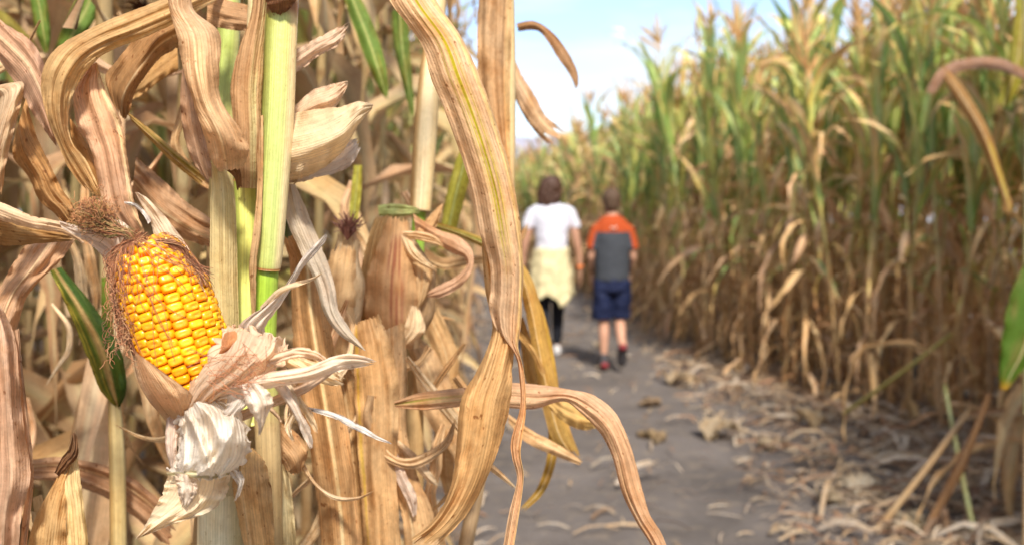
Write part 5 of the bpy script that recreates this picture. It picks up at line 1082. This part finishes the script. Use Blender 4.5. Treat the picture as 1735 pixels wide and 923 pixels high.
def woman():
    Yw = 9.19; X = (934 - CXP) / FPX * Yw
    root = empty('person', (X, Yw, 0), 'woman seen from behind walking away in a white t-shirt, cream sweater tied at her waist', 'person', 'walkers on the path')
    b = MB()
    loft(b, [(0, 0, .80, .15, .11), (0, 0, .92, .155, .115), (0, 0, 1.05, .13, .10), (0, 0, 1.20, .145, .105), (0, 0, 1.33, .17, .10), (0, .0, 1.40, .10, .07), (0, .0, 1.44, .05, .05), (0, .01, 1.50, .047, .047)], 20)
    head(b, (.01, .02, 1.545), 1.0, R(-62))
    for q in (-1, 1):
        loft(b, [(q * .145, 0, 1.35, .045, .052), (q * .185, -.005, 1.30, .042, .05), (q * .222, -.01, 1.14, .038, .042), (q * .242, .0, 1.04, .032, .035), (q * .262, .025, .93, .028, .030), (q * .268, .045, .80, .020, .024)], 12)
        hand(b, (q * .270, .050, .785), q)
    loft(b, [(-.075, 0, .88, .09, .10), (-.075, .02, .70, .078, .085), (-.065, .03, .48, .055, .06), (-.060, -.01, .30, .052, .055), (-.06, -.05, .10, .033, .037), (-.06, -.05, .04, .04, .05)], 14)
    loft(b, [(.075, 0, .88, .09, .10), (.075, .05, .70, .078, .085), (.065, .08, .48, .055, .06), (.060, .10, .30, .052, .055), (.06, .12, .10, .033, .037), (.06, .13, .04, .04, .05)], 14)
    for v in range(len(b.v)): pass
    o = b.build('body', M['skin']); o.parent = root; fuse(o, .0065)
    s = MB(); loft(s, [(0, 0, .97, .150, .120), (0, -.004, 1.06, .147, .118), (0, -.004, 1.18, .160, .122), (0, 0, 1.30, .176, .122), (0, 0, 1.37, .165, .10), (0, 0, 1.415, .09, .068), (0, .0, 1.425, .07, .058)], 22)
    for q in (-1, 1): loft(s, [(q * .11, 0, 1.365, .05, .07), (q * .175, -.002, 1.33, .052, .062), (q * .212, -.005, 1.245, .050, .060), (q * .226, -.006, 1.185, .049, .058)], 14)
    o = s.build('t_shirt', M['white_cloth']); o.parent = root; fuse(o, .009, 5); folds(o, .018, .10)
    g = MB()
    loft(g, [(-.076, 0, .90, .095, .108), (-.077, .02, .70, .083, .09), (-.067, .03, .48, .062, .066), (-.062, -.01, .30, .056, .06), (-.06, -.05, .11, .042, .046)], 14)
    loft(g, [(.076, 0, .90, .095, .108), (.077, .05, .70, .083, .09), (.067, .08, .48, .062, .066), (.062, .10, .30, .056, .06), (.06, .12, .11, .042, .046)], 14)
    o = g.build('leggings', M['black_cloth']); o.parent = root; fuse(o, .009, 3)
    w = MB(); rows = []
    for i in range(20):
        t = i / 19; row = []
        for k in range(64):
            a = 2 * math.pi * k / 64; back = max(0, -math.sin(a)); ln = .36 + .10 * back + .03 * math.sin(a * 5 + 1) + (.05 if math.cos(a) > .3 else 0)
            rr = 1 + .40 * t ** .8 + .07 * math.sin(a * 9 + t * 2) * t + .04 * math.sin(a * 17) * t
            row.append(w.add((.142 * rr * math.cos(a), .125 * rr * math.sin(a) - .012, 1.005 - ln * t)))
        rows.append(row)
    w.grid(rows, wrap=True)
    o = w.build('sweater', M['yellow_cloth']); o.parent = root; o['label'] = 'pale yellow sweater tied round the waist'; so = o.modifiers.new('cloth', 'SOLIDIFY'); so.thickness = .012; folds(o, .06, .09)
    kn = MB(); ball(kn, (0, .13, .99), (.05, .03, .04)); loft(kn, [(0, .13, .98, .03, .02), (-.05, .15, .86, .035, .02), (-.06, .15, .72, .035, .016)], 10); loft(kn, [(0, .13, .98, .03, .02), (.05, .15, .88, .035, .02), (.07, .15, .75, .035, .016)], 10)
    o2 = kn.build('sleeve_knot', M['yellow_cloth']); o2.parent = o; fuse(o2, .01, 3)
    h = MB(); m3 = Matrix.Rotation(R(-62), 3, 'Z'); secs = []
    ball(h, (.0, -.005, 1.580), (.102, .108, .103), 18)
    loft(h, [(-.005, -.02, 1.60, .098, .09), (-.014, -.025, 1.54, .112, .085), (-.024, -.03, 1.48, .116, .074), (-.028, -.032, 1.425, .104, .056), (-.024, -.03, 1.385, .07, .036)], 20)
    rg = random.Random(4)
    for q in range(22):
        a = R(180 + rg.uniform(-10, 190) - 20); x0, y0 = .088 * math.cos(a), .085 * math.sin(a); loft(h, [(x0 * .7, y0 * .7, 1.62, .014, .014), (x0, y0, 1.55, .015, .015), (x0 * 1.08 - .01, y0 * .95 - .01, 1.46, .014, .014), (x0 * .85 - .015, y0 * .8 - .01, 1.385 + rg.uniform(-.015, .02), .006, .006)], 6)
    o = h.build('hair', M['hair_brown']); o.parent = root; fuse(o, .008, 2); folds(o, .03, .03)
    wb = MB(); loft(wb, [(.267, .041, .845, .030, .033), (.269, .044, .825, .029, .032)], 16); o = wb.build('wristband', M['orange_band']); o.parent = root
    for q, (x, y) in enumerate([(-.06, -.05), (.06, .12)]):
        f = MB(); loft(f, [(x, y - .07, .05, .036, .04), (x, y - .03, .055, .042, .05), (x, y + .05, .045, .045, .04), (x, y + .13, .035, .045, .03), (x, y + .17, .03, .03, .02)], 12); o = f.build('shoe', M['shoe_white']); o.parent = root; fuse(o, .008, 2)
woman()

def boy():
    Yb = 8.4; X = (1037 - CXP) / FPX * Yb
    root = empty('person', (X, Yb, 0), 'boy seen from behind in an orange and charcoal t-shirt and navy shorts, heel lifted mid-step', 'person', 'walkers on the path')
    b = MB()
    loft(b, [(0, 0, .74, .13, .10), (0, 0, .86, .13, .10), (0, 0, 1.0, .12, .095), (0, 0, 1.14, .130, .095), (0, 0, 1.22, .125, .075), (0, 0, 1.27, .07, .05), (0, .005, 1.33, .045, .047), (0, .012, 1.38, .043, .045)], 20)
    head(b, (-.005, .03, 1.412), .94, R(8))
    for q in (-1, 1):
        loft(b, [(q * .105, 0, 1.20, .034, .040), (q * .142, -.005, 1.15, .034, .040), (q * .170, -.02, 1.03, .030, .034), (q * .178, -.01, .95, .026, .029), (q * .175, .05, .88, .023, .026), (q * .160, .12, .82, .018, .022)], 12)
        hand(b, (q * .160, .135, .815), q, .9)
    loft(b, [(-.072, 0, .76, .078, .085), (-.070, .0, .58, .062, .066), (-.066, .01, .42, .043, .046), (-.066, -.01, .30, .044, .05), (-.066, -.02, .12, .027, .030), (-.066, -.01, .05, .034, .04)], 14)
    loft(b, [(.072, 0, .76, .078, .085), (.074, .03, .58, .062, .066), (.072, .05, .43, .045, .048), (.070, -.06, .34, .044, .05), (.070, -.17, .22, .028, .032), (.070, -.20, .17, .030, .036)], 14)
    o = b.build('body', M['skin']); o.parent = root; fuse(o, .0065)
    s = MB(); loft(s, [(0, 0, .76, .150, .118), (0, -.004, .86, .146, .116), (0, -.004, 1.0, .150, .116), (0, 0, 1.13, .150, .114), (0, 0, 1.215, .145, .098), (0, 0, 1.268, .115, .08), (0, 0, 1.305, .060, .056)], 22)
    for q in (-1, 1): loft(s, [(q * .09, 0, 1.215, .045, .06), (q * .14, -.004, 1.185, .046, .058), (q * .168, -.012, 1.09, .046, .056), (q * .178, -.018, 1.02, .046, .056)], 14)
    o = s.build('t_shirt', M['jersey']); o.parent = root; fuse(o, .009, 5); folds(o, .014, .10); o['label'] = 't-shirt with orange yoke and sleeves and charcoal body'
    lg = MB(); 
    for x0, w_ in ((-.022, .012), (-.006, .008), (.012, .014)):
        lg.f.append(tuple(lg.add(p) for p in ((x0, -.124, 1.195), (x0 + w_, -.124, 1.195), (x0 + w_, -.120, 1.208), (x0, -.120, 1.208))))
    l_ = lg.build('shirt_print', M['logo']); l_.parent = o; lm = l_.modifiers.new('raise', 'SOLIDIFY'); lm.thickness = .002
    g = MB(); loft(g, [(0, 0, .80, .142, .112), (0, 0, .70, .155, .118), (0, .0, .66, .155, .115)], 20)
    loft(g, [(-.074, 0, .76, .085, .10), (-.078, 0, .60, .085, .092), (-.080, .005, .43, .082, .088)], 16); loft(g, [(.074, 0, .76, .085, .10), (.080, .02, .60, .085, .092), (.082, .035, .44, .082, .088)], 16)
    o = g.build('shorts', M['navy_cloth']); o.parent = root; fuse(o, .009, 3); folds(o, .03, .08)
    h = MB(); ball(h, (-.005, .012, 1.450), (.082, .098, .088), 18); loft(h, [(-.005, -.01, 1.45, .078, .080), (-.005, -.018, 1.38, .066, .062), (-.005, -.015, 1.345, .045, .045)], 16)
    o = h.build('hair', M['hair_boy']); o.parent = root; fuse(o, .007, 2); tx = bpy.data.textures.new('tufts', 'CLOUDS'); tx.noise_scale = .02; dm = o.modifiers.new('tufts', 'DISPLACE'); dm.texture = tx; dm.strength = .012
    for q, (x, y, z, pit) in enumerate([(-.066, -.01, 0, 0), (.070, -.20, .13, 1)]):
        def T(dy, dz): return (y + dy * (0.35 if pit else 1), z + (dz - (.6 * dy if pit else 0)))
        f = MB(); secs = []
        for dy, dz, rx, ry in [(-.07, .055, .036, .042), (-.02, .065, .042, .052), (.06, .048, .045, .038), (.14, .034, .043, .028), (.18, .03, .028, .02)]:
            yy, zz = T(dy, dz); secs.append((x, yy, max(zz, .03), rx, ry))
        loft(f, secs, 12); o = f.build('shoe', M['shoe_dark']); o.parent = root; fuse(o, .008, 2)
        tr = MB(); yy, zz = T(-.07, .055); loft(tr, [(x, yy - .035, zz - .025, .03, .012), (x, yy - .04, zz, .032, .014), (x, yy - .030, zz + .02, .026, .01)], 10); o3 = tr.build('heel', M['shoe_red']); o3.parent = o
        sk = MB(); yy, zz = T(-.01, .12); loft(sk, [(x, yy, zz - .03, .036, .040), (x, yy, zz + .02, .034, .038)], 14); o4 = sk.build('sock', M['skin' if pit else 'shoe_dark']); o4.parent = o
boy()
